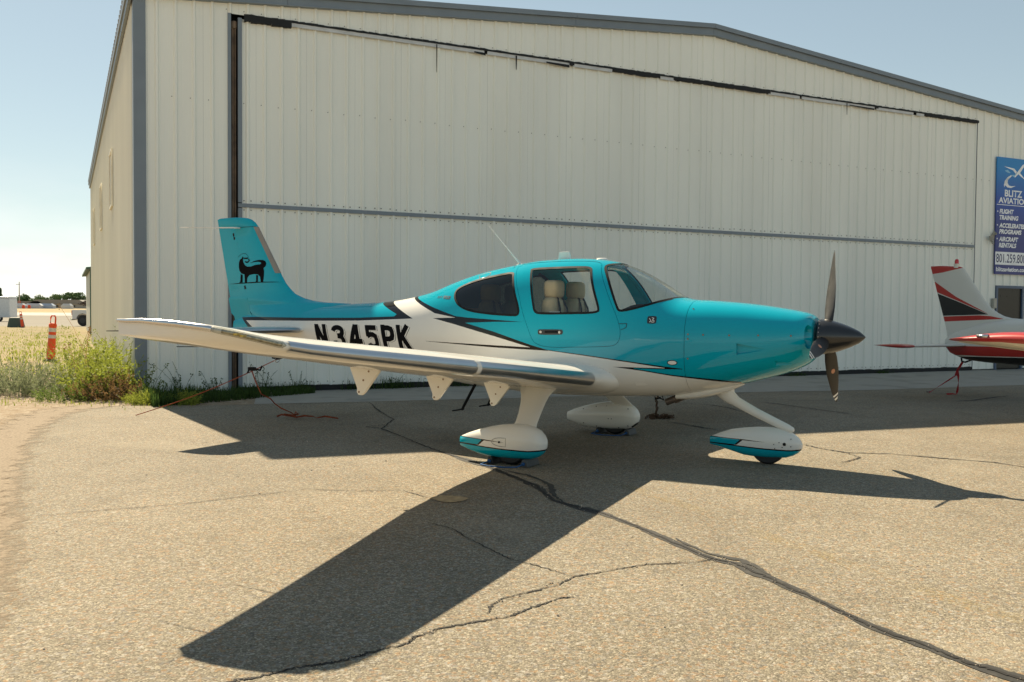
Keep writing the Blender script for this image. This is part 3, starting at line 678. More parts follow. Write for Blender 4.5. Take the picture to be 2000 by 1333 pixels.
def skin(me, inner=False):
    """smooth normals from the body shape itself; inner faces get material 1"""
    P = np.array([v.co[:] for v in me.vertices]); Nn = fus_normals(P); ln = []; mi = []
    for p in me.polygons:
        fn = np.array(p.normal[:]); c = Nn[list(p.vertices)]; d = c@fn; ins = d.mean() < -.6; mi.append(1 if (inner and ins) else 0)
        for k, vi in enumerate(p.vertices):
            ln.append(tuple(c[k]) if d[k] > .75 else (tuple(-c[k]) if d[k] < -.75 else tuple(fn)))
    me.polygons.foreach_set('use_smooth', [True]*len(me.polygons)); me.polygons.foreach_set('material_index', mi)
    me.normals_split_custom_set(ln); me.update(); return me

B_, W_, T_ = PBLACK, PWHITE, TEAL
FUS_LAYERS = [
 (B_, None, [(-5.6,1.36),(-4.74,1.37),(-3.545,1.376),(-2.633,1.389),(-1.732,1.423)]),
 (W_, None, [(-2.36,1.70),(-2.30,1.655),(-1.732,1.423)]),
 (T_, [(-5.6,3.1),(-2.47,3.1),(-2.46,1.66),(-2.38,1.6),(-2.013,1.472)], [(-5.6,1.40),(-4.9,1.41),(-4.552,1.417),(-3.557,1.415),(-2.643,1.424),(-2.044,1.445),(-2.013,1.472)]),
 (B_, [(-5.6,1.36),(-4.74,1.37),(-4.565,1.261),(-4.30,1.085),(-4.0,.88)], None),
 (T_, [(-5.6,3.1),(-4.885,3.1),(-4.88,1.43),(-4.66,1.26),(-4.42,1.075),(-4.1,.82)], None),
 (B_, None, [(-2.08,1.74),(-1.95,1.69),(-1.694,1.595),(-1.401,1.488),(-1.078,1.439)]),
 (B_, [(-1.411,1.431),(-1.078,1.44),(-1.077,3.0),(1.566,3.0)], [(-1.411,1.43),(-1.07,1.361),(-.544,1.242),(-.077,1.128),(.119,1.104),(.523,1.061),(1.005,1.006),(1.393,.959),(1.566,.953)]),
 (B_, [(.849,.955),(1.389,.956),(1.391,3.),(2.075,3.)], [(.849,.954),(1.154,.922),(1.452,.88),(1.867,.838),(2.075,.815)]),
 (T_, None, [(-.94,1.383),(-.545,1.29),(-.078,1.155),(.101,1.112),(.523,1.072),(1.005,1.018),(1.374,.976),(1.567,.956)]),
 (T_, [(1.067,.946),(1.31,.945),(1.566,.951),(1.567,3.),(2.9,3.)], [(1.067,.943),(1.454,.892),(1.873,.857),(2.07,.833),(2.10,.3),(2.9,.3)]),
 (B_, [(-1.09,1.456),(-.891,1.44),(-.195,1.403)], [(-1.09,1.37),(-.94,1.383),(-.552,1.399),(-.195,1.401)]),
 (T_, None, [(-1.99,1.745),(-1.87,1.69),(-1.742,1.644),(-1.42,1.547),(-1.081,1.456),(-.891,1.44),(-.195,1.402)]),
 (B_, [(-1.5,1.167),(-.74,1.148),(-.077,1.131),(.12,1.108)], [(-1.5,1.164),(-.544,1.119),(.12,1.101)]),
]
M_FUS = paint('aircraft_paint', PWHITE, FUS_LAYERS)
M_WHITE = paint('gloss_white_paint', PWHITE, []); M_TEAL = paint('gloss_teal_paint', TEAL, [])
M_BLK = pmat('gloss_black', PBLACK, .35, coat=.6, var=.1); M_BLKM = pmat('satin_black', (.012, .012, .013), .75, var=.15, spec=.2)
M_LINER = pmat('beige_headliner', (.62, .50, .34), .8, var=.06, scale=12)
M_LEATH = pmat('tan_leather', (.55, .43, .26), .55, var=.06, scale=9, bump=.1, bscale=120)
M_TIRE = pmat('tyre_rubber', (.018, .018, .018), .75, var=.15, scale=14)
M_TI = pmat('polished_leading_edge', (.50, .52, .55), .30, metal=1., var=.04, scale=3)
M_STEEL = pmat('bright_steel', (.60, .60, .60), .25, metal=1., var=.05)
M_GREY = pmat('warm_grey_strip', (.27, .235, .20), .5, var=.05)
M_SEAMD = pmat('seam_shadow_gap', (.012, .03, .035), .8)
G_CLEAR = glass('clear_acrylic', (.90, .92, .89)); G_TINT = glass('tinted_acrylic', (.20, .21, .175)); G_WIND = glass('windshield_acrylic', (.84, .87, .85))

WIN_D = smooth_poly([(-.222,1.962),(-.13,1.983),(.40,1.993),(.50,1.965),(.675,1.56),(.655,1.505),(.06,1.488),(-.04,1.50)], 2)
WIN_D = smooth_poly([(-.205,1.95),(-.225,1.985),(.05,1.992),(.30,1.996),(.49,1.992),(.52,1.925),(.60,1.74),(.685,1.55),(.672,1.502),(.36,1.494),(.02,1.488),(-.058,1.505),(-.085,1.60),(-.15,1.80)], 2)
WIN_R = smooth_poly([(-1.175,1.70),(-1.175,1.77),(-1.05,1.83),(-.867,1.882),(-.65,1.922),(-.44,1.952),(-.41,1.90),(-.33,1.72),(-.245,1.55),(-.245,1.468),(-.34,1.468),(-.592,1.480),(-.872,1.508),(-1.04,1.56),(-1.13,1.63)], 2)
WSH = smooth_poly([(.62,1.995),(.632,2.02),(.70,2.035),(.72,2.06),(.72,2.45),(1.6,2.45),(1.52,1.72),(1.42,1.667),(1.36,1.648),(1.26,1.615),(1.152,1.578),(1.05,1.548),(.964,1.528),(.89,1.522),(.862,1.57),(.78,1.735),(.70,1.88)], 2)
DOORP = smooth_poly([(-.44,2.03),(-.393,1.929),(-.33,1.80),(-.264,1.673),(-.20,1.50),(-.129,1.343),(-.09,1.25),(-.04,1.17),(.12,1.133),(.45,1.145),(.78,1.157),(.90,1.18),(.935,1.30),(.895,1.436),(.826,1.566),(.72,1.76),(.616,1.943),(.575,2.035),(.45,2.062),(0,2.066),(-.35,2.05)], 2)
SEAM = 1.585
main_shell = shell(-5.02, SEAM-.0045, 0, .035, -2.0, 1.50)
body = boolean(main_shell, [(prism_me(DOORP), 'DIFFERENCE'), (prism_me(WIN_R), 'DIFFERENCE'), (prism_me(WSH), 'DIFFERENCE')])
fus = link_mesh('fuselage', skin(body, True), [M_FUS, M_LINER], AP)
cowl = MB(); cowl.loft([ring(a) for a in stations(SEAM, 2.45, .05)]+[ring(a) for a in stations(2.47, 2.735, .022)])
def wedge(a0, a1, zc, hh, depth, side):
    h0, h1 = float(halfw(a0, zc)), float(halfw(a1, zc)); b = MB(); Y = lambda q: side*q
    b.add([(a0, Y(.8), zc+hh), (a0, Y(.8), zc-hh), (a1, Y(.8), zc+.002), (a1, Y(.8), zc-.002), (a0, Y(h0-depth), zc+hh*.92), (a0, Y(h0-depth), zc-hh*.92), (a1, Y(h1+.002), zc+.002), (a1, Y(h1+.002), zc-.002)],
          [(0, 1, 3, 2), (4, 6, 7, 5), (0, 4, 5, 1), (2, 3, 7, 6), (0, 2, 6, 4), (1, 5, 7, 3)]); return b.mesh('wedge')
def bore(side):
    b = MB(); b.loft([[(x, side*(.292+.066*k*math.cos(q)), 1.288+.112*k*math.sin(q)) for q in [2*math.pi*i/28 for i in range(28)]] for x, k in ((2.52, .8), (2.66, .95), (2.80, 1.12))]); return b.mesh('bore')
cuts_ = [(wedge(2.09, 2.37, 1.165, .058, .034, s_), 'DIFFERENCE') for s_ in (-1, 1)]+[(wedge(2.435, 2.575, 1.03, .030, .022, s_), 'DIFFERENCE') for s_ in (-1, 1)]+[(bore(s_), 'DIFFERENCE') for s_ in (-1, 1)]
cowl = boolean(cowl.mesh('cowling'), cuts_); cowl = link_mesh('cowling', skin(cowl), [M_FUS], AP)
gapm = MB(); gapm.loft([ring(a, -.006) for a in (SEAM-.03, SEAM+.02)]); gapm.build('cowl_seam', M_SEAMD, AP, True, 60)
cab = shell(-1.3, 1.5, 0, .035, -1.25, 1.46)
dm = boolean(cab.copy(), [(prism_me(offset_poly(DOORP, -.004)), 'INTERSECT'), (prism_me(WIN_D), 'DIFFERENCE')])
dj = boolean(shell(-.7, 1.2, -.010, .012), [(prism_me(offset_poly(DOORP, .012)), 'INTERSECT'), (prism_me(offset_poly(DOORP, -.02)), 'DIFFERENCE')])
doors = []
for me, jm in zip(split_side(dm), split_side(dj)):
    d_ = link_mesh('cabin_door', skin(me, True), [M_FUS, M_LINER], AP); doors.append(d_)
    link_mesh('door_jamb', skin(jm), [M_SEAMD], AP)
def surf(a, z, side=-1, off=.0015): return (a, side*(float(halfw(a, z))+off), z)
def glazing(poly, a0, a1, mat, nm, par, sides=True, seal=True):
    gm = boolean(shell(a0, a1, -.004, .012), [(prism_me(offset_poly(poly, .004)), 'INTERSECT')])
    gP = np.array([f.center[:] for f in gm.polygons]); gN = fus_normals(gP); bm = bmesh.new(); bm.from_mesh(gm); bm.faces.ensure_lookup_table()
    bmesh.ops.delete(bm, geom=[f for f in bm.faces if np.dot(gN[f.index], f.normal[:]) < .5], context='FACES'); bm.to_mesh(gm); bm.free()
    def band(side):
        po = []; pi_ = []; n = len(poly); b = MB()
        O_, I_ = offset_poly(poly, .007), offset_poly(poly, -.016)
        def clampz(a, z): return min(z, float(secp(a)[0])-1e-5)
        rows = []
        for i in range(n):
            for k in range(4):
                f = k/4; row = []
                for Q in (O_, I_):
                    a = Q[i][0]+(Q[(i+1) % n][0]-Q[i][0])*f; z = Q[i][1]+(Q[(i+1) % n][1]-Q[i][1])*f; row.append((a, z))
                rows.append(row)
        m_ = len(rows); vs = [surf(a, clampz(a, z), side, .0022) for r_ in rows for a, z in r_]; fs = []
        for i in range(m_):
            j = (i+1) % m_
            if all(rows[k][t][1] < float(secp(rows[k][t][0])[0])+.012 and -1.4 < rows[k][t][0] < 1.55 for k in (i, j) for t in (0, 1)): fs.append((2*i, 2*i+1, 2*j+1, 2*j))
        b.add(vs, fs); me = b.mesh('seal', fix=False)
        for p in me.polygons:
            if p.normal.y*side < 0: p.flip()
        bm = bmesh.new(); bm.from_mesh(me); bmesh.ops.delete(bm, geom=[v for v in bm.verts if not v.link_faces], context='VERTS'); bm.to_mesh(me); bm.free()
        return skin(me)
    if sides:
        for k, q in enumerate(split_side(gm)):
            pr = par[k] if isinstance(par, list) else par
            link_mesh(nm, skin(q), [mat], pr); link_mesh('window_seal', band((-1, 1)[k]), [M_BLKM], pr)
    else:
        w_ = link_mesh(nm, skin(gm), [mat], par)
        for sd_ in (-1, 1): link_mesh('window_seal', band(sd_), [M_BLKM], w_)
glazing(WIN_D, -.7, 1.2, G_CLEAR, 'door_window', doors)
glazing(WIN_R, -1.5, .2, G_TINT, 'rear_window', AP)
glazing(WSH, .3, 1.62, G_WIND, 'windshield', AP, False)

def flat_fill(polys, mx_=.045):
    bm = bmesh.new()
    for P in polys:
        vs = [bm.verts.new((p[0], 0, p[1])) for p in P]
        for t in tessellate_polygon([[Vector((p[0], p[1], 0)) for p in P]]):
            try: bm.faces.new([vs[i] for i in t])
            except ValueError: pass
    for _ in range(6):
        lg = [e for e in bm.edges if e.calc_length() > mx_]
        if not lg: break
        bmesh.ops.subdivide_edges(bm, edges=lg, cuts=1); bmesh.ops.triangulate(bm, faces=bm.faces)
    me = bpy.data.meshes.new('decal'); bm.to_mesh(me); bm.free(); return me
def on_body(name, polys, mat, par, off=.0015, side=-1):
    """thin decals cut to the body's curve; polys of (a,z)"""
    me = flat_fill(polys)
    for v in me.vertices: v.co = surf(v.co.x, v.co.z, side, off)
    o = link_mesh(name, me, mat, par)
    for p in me.polygons:
        if p.normal.y*side < 0: p.flip()
    return o
# registration letters: thick strokes in a unit cell, leaning back
def stroke(path, w):
    """outline quads of a thick polyline; returns list of quads"""
    out = []; P = [Vector(p) for p in path]
    offs = []
    for i in range(len(P)):
        t0 = (P[i]-P[i-1]).normalized() if i else None; t1 = (P[i+1]-P[i]).normalized() if i < len(P)-1 else None
        n0 = Vector((-t0.y, t0.x)) if t0 else None; n1 = Vector((-t1.y, t1.x)) if t1 else None
        if n0 is None: o = n1
        elif n1 is None: o = n0
        else: o = (n0+n1); o = o/max(.3, o.dot(n0))
        offs.append(o*w/2)
    for i in range(len(P)-1): out.append([tuple(P[i]-offs[i]), tuple(P[i+1]-offs[i+1]), tuple(P[i+1]+offs[i+1]), tuple(P[i]+offs[i])])
    return out
def arc(cx, cz, rx, rz, a0, a1, n=8): return [(cx+rx*math.cos(math.radians(a0+(a1-a0)*i/n)), cz+rz*math.sin(math.radians(a0+(a1-a0)*i/n))) for i in range(n+1)]
SW = .088
GL = {   # metres, cell .21 wide, .305 high
 'N': [[(.044,0),(.044,.305)], [(.166,0),(.166,.305)], [(.05,.285),(.16,.02)]],
 '3': [[(.036,.22)]+arc(.105,.225,.066,.04,180,0,7)[1:]+[(.168,.20),(.150,.168),(.09,.160)], [(.09,.160),(.150,.148),(.168,.11),(.166,.08)]+arc(.105,.082,.064,.042,0,-180,7)[1:]+[(.04,.10)]],
 '4': [[(.135,0),(.135,.305)], [(.12,.30),(.035,.10),(.20,.10)]],
 '5': [[(.185,.268),(.044,.268),(.044,.16)], [(.03,.165),(.075,.185),(.12,.185),(.160,.165),(.168,.12),(.166,.08)]+arc(.105,.078,.062,.04,0,-180,7)[1:]],
 'P': [[(.044,0),(.044,.305)], [(.05,.268),(.12,.268),(.160,.255),(.172,.225),(.172,.185),(.158,.15),(.12,.136),(.05,.136)]],
 'K': [[(.044,0),(.044,.305)], [(.05,.13),(.175,.30)], [(.085,.175),(.182,0)]]}
def letters(dx, dz, grow, off, mat, nm):
    for ch, a0, wd in zip('N345PK', (-3.42,-3.12,-2.82,-2.525,-2.262,-2.005), (.235,.245,.24,.225,.24,.235)):
        polys = []
        for path in GL[ch]:
            for q in stroke(path, .060+grow):
                # subdivide long quads so they follow the hull
                for k in range(4):
                    f0, f1 = k/4, (k+1)/4
                    L0 = [(q[0][0]+(q[1][0]-q[0][0])*f, q[0][1]+(q[1][1]-q[0][1])*f) for f in (f0, f1)]
                    L1 = [(q[3][0]+(q[2][0]-q[3][0])*f, q[3][1]+(q[2][1]-q[3][1])*f) for f in (f0, f1)]
                    polys.append([L0[0], L0[1], L1[1], L1[0]])
        top = 1.338+.006*(a0+3.4)
        M2 = [[(a0+x*wd/.21+(.305-z)*.26+dx, top-.305+z+dz) for x, z in P] for P in polys]
        on_body(nm, M2, mat, AP, off)
M_LBLK = pmat('registration_black', (.004, .004, .005), .7, spec=.08); M_LWHT = pmat('registration_white', PWHITE, .35)
letters(.026, -.010, -.004, .0012, M_LBLK, 'letter_shadow'); letters(.018, -.007, -.001, .0019, M_LWHT, 'letter_gap'); letters(0, 0, 0, .0026, M_LBLK, 'registration_letter')
# door handle, step plates, emblems, vents
h = MB(); h.m = 0
hp = smooth_poly([(.0,1.318),(.0,1.280),(.015,1.268),(.275,1.272),(.292,1.284),(.292,1.318),(.275,1.328),(.015,1.326)], 1); on_body('door_handle_plate', [hp], M_BLK, doors[0], .003)
b = MB(); b.tube([surf(.09, 1.30, -1, .010), surf(.235, 1.303, -1, .010)], .012, 8); b.build('door_handle', M_BLKM, doors[0], True)
for a_ in (.035, .255):
    b = MB(); q = surf(a_, 1.298, -1, 0); b.lathe([(0, .014), (.006, .012)], 10, 'y', (q[0], q[1]-.009, q[2])); b.build('handle_button', M_STEEL, doors[0])
bx = smooth_poly([(1.196,1.466),(1.196,1.410),(1.206,1.400),(1.280,1.400),(1.290,1.410),(1.290,1.466),(1.280,1.476),(1.206,1.476)], 1); bp_ = on_body('emblem_plate', [bx], M_BLK, AP, .002)
pol = []
for path in ([(1.215,1.455),(1.235,1.43),(1.22,1.415)], [(1.24,1.46),(1.262,1.455),(1.25,1.435),(1.27,1.43)], [(1.235,1.42),(1.255,1.415),(1.272,1.42)]): pol += stroke(path, .006)
on_body('emblem_print', pol, M_LWHT, bp_, .0032)
ov = [(1.464+.052*math.cos(t*math.pi/9), 1.015+.026*math.sin(t*math.pi/9)) for t in range(18)]; oi = [(1.464+.044*math.cos(t*math.pi/9), 1.015+.019*math.sin(t*math.pi/9)) for t in range(18)]
o_ = on_body('vent_ring', [ov], M_BLKM, AP, .002); on_body('vent_cover', [oi], M_LWHT, o_, .0032)
bd = [(-1.335,1.690),(-1.33,1.655),(-1.225,1.648),(-1.22,1.683)]; o_ = on_body('model_badge', [bd], M_BLK, AP, .002)
def text_on_body(s, par, a0, a1, z, h_, mat, off):
    o = text(s, 'badge_lettering', mat, par, a0, z, h_, 0, a1-a0, off=.01)
    for v in o.data.vertices: v.co = surf(v.co.x, v.co.z, -1, off)
text_on_body('22T', AP, -1.435, -1.35, 1.663, .022, M_LBLK, .0025); text_on_body('GTS', o_, -1.32, -1.235, 1.657, .022, M_TEAL, .0036)
# fasteners on cowl
b = MB()
M_COPPER = pmat('copper_fastener', (.25, .16, .10), .5, metal=.4)
for a_, z_ in [(1.62,1.30),(1.62,1.255),(1.77,1.298),(2.02,1.296),(2.29,1.300),(2.58,1.30),(1.62,1.06),(1.63,1.55)]:
    q = surf(a_, z_, -1, 0); b.lathe([(0, .009), (.003, .007)], 8, 'y', (q[0], q[1]-.0035, q[2]))
b.build('cowl_fasteners', M_COPPER, cowl)
# intakes beside the spinner
M_HOLE = pmat('intake_dark', (.006, .006, .007), .9)
for s_ in (-1, 1):
    b = MB(); b.add([(2.60, s_*(.292+.059*math.cos(q)), 1.288+.10*math.sin(q)) for q in [2*math.pi*i/20 for i in range(20)]], [tuple(range(20))]); b.build('intake_dark_disc', M_HOLE, cowl)  # near-black disc: the dark inside the intake is put into its colour
# lower cowl outlet and exhaust
b = MB(); rings = []
for a, w, zt, zb in [(2.02, .10, .83, .775), (1.9, .17, .80, .715), (1.75, .21, .78, .665), (1.6, .225, .74, .628), (1.45, .225, .70, .614), (1.385, .22, .69, .612)]:
    rings.append([(a, w*math.copysign(abs(math.cos(q))**.6, math.cos(q)), (zt+zb)/2+(zt-zb)/2*math.copysign(abs(math.sin(q))**.7, math.sin(q))) for q in [2*math.pi*i/24 for i in range(24)]])
b.loft(rings); b.build('cooling_outlet', M_WHITE, cowl, True, 50)
b = MB(); b.add([(1.383, .19*math.copysign(abs(math.cos(q))**.6, math.cos(q)), .652+.03*math.copysign(abs(math.sin(q))**.7, math.sin(q))) for q in [2*math.pi*i/20 for i in range(20)]], [tuple(range(20))]); b.build('outlet_mouth', M_HOLE, cowl)
for s_ in (-1, 1):
    b = MB(); b.tube([(1.47, s_*.12, .655), (1.36, s_*.13, .62), (1.26, s_*.135, .575)], .036, 12, True); b.build('exhaust_pipe', pmat('burnt_exhaust', (.14, .11, .09), .5, metal=.7, var=.2), cowl, True, 60)
# belly strip, fuel drain label
b = MB(); b.add([surf(1.06, .80, -1, .002), surf(1.06, .766, -1, .002), surf(1.15, .77, -1, .002), surf(1.19, .782, -1, .002), surf(1.15, .80, -1, .002)], [(0, 1, 2, 3, 4)]); b.build('static_label', M_LWHT, AP, fix=False)
# spinner and propeller
prop = MB(); prof_ = [(x+.022, r_) for x, r_ in [(2.732, .155), (2.75, .172), (2.80, .172), (2.87, .158), (2.95, .132), (3.03, .100), (3.11, .060), (3.145, .030), (3.163, .012), (3.170, .001)]]
prop.lathe(prof_, 36, 'x', (0, 0, 1.289)); spinner = prop.build('spinner', M_BLK, AP, True, 40)
b = MB()
for k in range(24):
    q = 2*math.pi*k/24; b.lathe([(0, .006), (.004, .004)], 6, 'x', (2.782, .1725*math.cos(q), 1.289+.1725*math.sin(q)))
b.build('spinner_screws', M_LWHT, spinner)
M_BLADE = pmat('dark_composite_blade', (.016, .014, .012), .45, var=.1, scale=10)
PR = .905
def blade(theta):
    er = Vector((0, -math.cos(theta), math.sin(theta))); et = Vector((0, -math.sin(theta), -math.cos(theta))); ef = Vector((1, 0, 0)); c0 = Vector((2.845, 0, 1.289)); rings = []
    def sect(r):
        t = r/PR; ch = float(np.interp(t, [.12, .2, .35, .55, .75, .9, .97, 1], [.075, .10, .135, .140, .108, .066, .036, .008])); pit = math.radians(float(np.interp(t, [.12, .4, .75, 1], [64, 50, 37, 29]))); th = ch*float(np.interp(t, [.12, .3, .6, 1], [.55, .2, .11, .08]))
        cd = et*math.cos(pit)+ef*math.sin(pit); nd = ef*math.cos(pit)-et*math.sin(pit); sweep = -.035*max(0, t-.55)**2/.2
        return [c0+er*r+cd*(ch*(.5*math.cos(q)+sweep*2))+nd*(th*.5*math.sin(q)*(1-.35*math.cos(q))) for q in [2*math.pi*i/16 for i in range(16)]], cd, nd, ch, th
    rs = [.10, .16, .22, .30, .40, .50, .60, .68, .75, .80, .85, .885, .905]
    b = MB(); b.loft([sect(r)[0] for r in rs]); bo = b.build('propeller_blade', M_BLADE, AP, True, 60)
    for r0, r1 in ((.79, .815), (.84, .87)):
        w = MB(); A, cd, nd, ch, th = sect(r0); A2 = sect(r1)[0]
        for sg in (1,):
            s0 = [Vector(p)+nd*.0015*sg for p in A]; s1 = [Vector(p)+nd*.0015*sg for p in A2]
            idx = range(0, 9) if sg > 0 else range(8, 17)
            w.add([s0[i % 16] for i in idx]+[s1[i % 16] for i in idx], [(i, i+1, 10+i, 9+i) for i in range(8)])
        w.build('tip_stripe', M_LWHT, bo, fix=False)
    A, cd, nd, ch, th = sect(.46); cc = c0+er*.46
    for sg in (1,):
        w = MB(); w.add([cc+cd*.022*math.cos(q)+er*.03*math.sin(q)+nd*sg*(th*.5+.0015) for q in [2*math.pi*i/14 for i in range(14)]], [tuple(range(14))]); w.build('blade_sticker', pmat('orange_sticker', (.55, .25, .14), .5), bo, fix=False)
for d_ in (-11, 109, 229): blade(math.radians(d_))
# ------------------------------------------------------------------ wings
def airfoil(t, n=18, camber=.022):
    xs_ = [.5*(1-math.cos(math.pi*i/n)) for i in range(n+1)]
    yt = lambda x: 5*t*(.2969*math.sqrt(x)-.1260*x-.3516*x*x+.2843*x**3-.1036*x**4)
    yc = lambda x: camber*4*x*(1-x)
    up = [(x, yc(x)+yt(x)) for x in xs_]; lo = [(x, yc(x)-yt(x)) for x in xs_]
    return up[::-1]+lo[1:]           # TE upper -> LE -> TE lower
WL = np.array([.30, .50, .58, .66, .76, .90, 1.40, 2.08, 3.09, 3.66, 4.67, 5.15, 5.35, 5.50, 5.60, 5.68, 5.73, 5.765])
W_LE = np.array([.93, .90, .86, .81, .775, .755, .75, .75, .75, .755, .76, .755, .735, .69, .62, .50, .33, .10])
W_TE = np.array([-.95, -.92, -.87, -.81, -.77, -.74, -.69, -.655, -.55, -.44, -.25, -.165, -.135, -.115, -.105, -.10, -.10, -.10])
W_TH = np.array([.185, .185, .183, .18, .174, .168, .165, .162, .155, .152, .145, .14, .13, .115, .10, .09, .075, .05])
W_LF = np.array([0, 0, 0, 0, 0, 0, 0, 0, 0, 0, 0, .004, .016, .038, .058, .078, .092, .104])
def wing_sec(l, sgn, x0=0., x1=1., off=0., n=18):
    le, te, th, lf = [float(np.interp(l, WL, q)) for q in (W_LE, W_TE, W_TH, W_LF)]; ch = le-te; zl = .820+(l-.65)*.1+lf
    dz = float(np.interp(l, [.6, 2, 3.5, 5.2], [-.055, -.055, -.03, .0]))
    out = []
    for k, (x, z) in enumerate(airfoil(th, n)): out.append((le-x*ch, sgn*l, zl+z*ch+dz*x-(lf*.75*min(1, x*3.5) if k > n else 0)))
    return out
def le_sec(l, sgn, xu, xl, off):
    le, te, th, lf = [float(np.interp(l, WL, q)) for q in (W_LE, W_TE, W_TH, W_LF)]; ch = le-te; zl = .820+(l-.65)*.1+lf; out = []
    yt = lambda x: 5*th*(.2969*math.sqrt(x)-.1260*x-.3516*x*x+.2843*x**3); yc = lambda x: .022*4*x*(1-x)
    for x, s_ in [(xu*(1-i/8)**2, 1) for i in range(9)]+[(xl*((i+1)/8)**2, -1) for i in range(8)]:
        out.append((le-x*ch+off*(1-x/.08)*1.0, sgn*l, zl+(yc(x)+s_*(yt(x)+off*min(1, x/.01)))*ch/ch*ch))
    return out
G_LENS = glass('clear_lens', (.80, .80, .76), .02); M_LAMP = pmat('lamp_reflector', (.50, .46, .36), .3, metal=.8, var=.3, scale=40); M_AMB = pmat('amber_lamp', (.60, .42, .08), .3)
for sgn, nm in ((-1, 'right'), (1, 'left')):
    b = MB(); ls = [.30, .42, .50, .54, .58, .62, .66, .71, .76, .83, .90, 1.1, 1.4, 1.75, 2.08, 2.6, 3.09, 3.66, 4.2, 4.67, 5.0, 5.15, 5.25, 5.35, 5.43, 5.50, 5.55, 5.60, 5.64, 5.68, 5.71, 5.73, 5.75, 5.765]
    b.loft([wing_sec(l, sgn) for l in ls]); wing = b.build('wing', M_WHITE, AP, True, 50)
    for l0, l1, o_ in ((.86, 3.085, .0035), (3.15, 5.27, .006)):
        b = MB(); n = 12; rg = [le_sec(l0+(l1-l0)*i/n, sgn, .026, .038, o_) for i in range(n+1)]; k = len(rg[0])
        b.add([p for r_ in rg for p in r_], [(i*k+j, i*k+j+1, (i+1)*k+j+1, (i+1)*k+j) for i in range(n) for j in range(k-1)])
        b.build('leading_edge_panel', M_TI, wing, True)
    b = MB(); rg = [le_sec(l, sgn, .034, .046, .008) for l in (3.085, 3.10, 3.125, 3.15)]; k = len(rg[0])
    b.add([p for r_ in rg for p in r_], [(i*k+j, i*k+j+1, (i+1)*k+j+1, (i+1)*k+j) for i in range(3) for j in range(k-1)]); b.build('leading_edge_joint', M_WHITE, wing, True)
    def tip_pt(l):
        le, te, th, lf = [float(np.interp(l, WL, q)) for q in (W_LE, W_TE, W_TH, W_LF)]; return (le+.004, sgn*(l+.004), .820+(l-.65)*.1+lf+.004)
    t1 = [tip_pt(l) for l in np.linspace(5.30, 5.655, 14)]; t2 = [tip_pt(l) for l in np.linspace(5.66, 5.765, 12)]+[(-.02, sgn*5.772, 1.438), (-.10, sgn*5.772, 1.440)]
    b = MB(); b.tube(t1, [.006]+[.021]*12+[.018], 10); b.build('light_lens', G_LENS, wing, True, 50)
    b = MB(); b.tube([(p[0]-.006, p[1], p[2]) for p in t1[1:-1]], .012, 8); lb = b.build('light_reflector', M_LAMP, wing, True, 50)
    for i in (9, 10): 
        b = MB(); q = t1[i]; b.box(q[0]-.005, q[0]+.012, q[1]-.03, q[1]+.03, q[2]-.006, q[2]+.006); b.build('lamp', M_AMB, lb)
    b = MB(); b.tube(t2, [.018]*10+[.016, .014, .012, .008], 10); b.build('tip_strip', M_STEEL, wing, True, 50)
    for y_, x_, z_, dx in ((sgn*5.55, -.10, 1.375, -.38), (sgn*5.0, -.19, 1.262, -.30)):
        b = MB(); b.tube([(x_+.02, y_, z_), (x_+dx*.2, y_, z_), (x_+dx, y_, z_-.006)], [.006, .004, .003], 6); b.build('static_wick', M_BLKM, wing)
    # flap and aileron gaps and access covers under the wing
    def under(l, x, off=.0015):
        le, te, th, lf = [float(np.interp(l, WL, q)) for q in (W_LE, W_TE, W_TH, W_LF)]; c_ = le-te; dz_ = float(np.interp(l, [.6, 2, 3.5, 5.2], [-.055, -.055, -.03, .0]))
        return (le-x*c_, sgn*l, .820+(l-.65)*.1+lf+(.022*4*x*(1-x)-5*th*(.2969*math.sqrt(x)-.126*x-.3516*x*x+.2843*x**3-.1036*x**4))*c_+dz_*x-off)
    b = MB()
    for l0, l1, x_ in ((.72, 3.08, .74), (3.12, 5.25, .76)): b.ribbon([under(l0+(l1-l0)*i/24, x_) for i in range(25)], .008)
    for l_ in (.72, 3.10, 5.26): b.ribbon([under(l_, .74+.25*i/8) for i in range(9)], .007)
    for l_ in (2.0, 3.55, 4.4):
        b.ribbon([under(l_+.075*math.cos(q), .42+.055*math.sin(q)) for q in [2*math.pi*i/20 for i in range(21)]], .005)
    b.build('control_gaps', M_SEAMD, wing, fix=False)
    # flap hinge brackets
    for l, a0, zt in ((1.0, -.28, .757), (2.0, -.34, .895), (3.2, -.30, 1.035)):
        P = [(a0-.155, zt), (a0-.14, zt+.022), (a0-.06, zt+.05), (a0+.02, zt+.055), (a0+.12, zt), (a0+.155, zt-.022), (a0-.005, zt-.215), (a0-.03, zt-.232), (a0-.065, zt-.230), (a0-.082, zt-.205), (a0-.078, zt-.175)]
        b = MB(); b.prism(P, sgn*l-.016, sgn*l+.016); fb = b.build('flap_hinge_bracket', M_WHITE, wing, bevel=.006)
        b = MB()
        for dx, dz in ((-.055, -.205), (.045, -.03), (-.01, -.105)): b.lathe([(-.019, .009), (.019, .009)], 8, 'y', (a0+dx, sgn*l, zt+dz))
        b.build('hinge_bolts', M_COPPER, fb)
    # main gear
    b = MB(); rings = []
    for t, (a, l, z, c, th) in enumerate([(.06, .55, .80, .50, .15), (.075, .72, .74, .46, .12), (.085, .82, .685, .38, .085), (.10, .88, .645, .325, .065), (.125, .97, .585, .285, .055), (.165, 1.12, .49, .255, .05), (.195, 1.25, .41, .245, .05), (.205, 1.32, .36, .27, .065)]):
        rings.append([(a+c*.5*math.cos(q), sgn*(l+th*.5*math.sin(q)*.6), z+th*.5*math.sin(q)*.8) for q in [2*math.pi*i/20 for i in range(20)]])
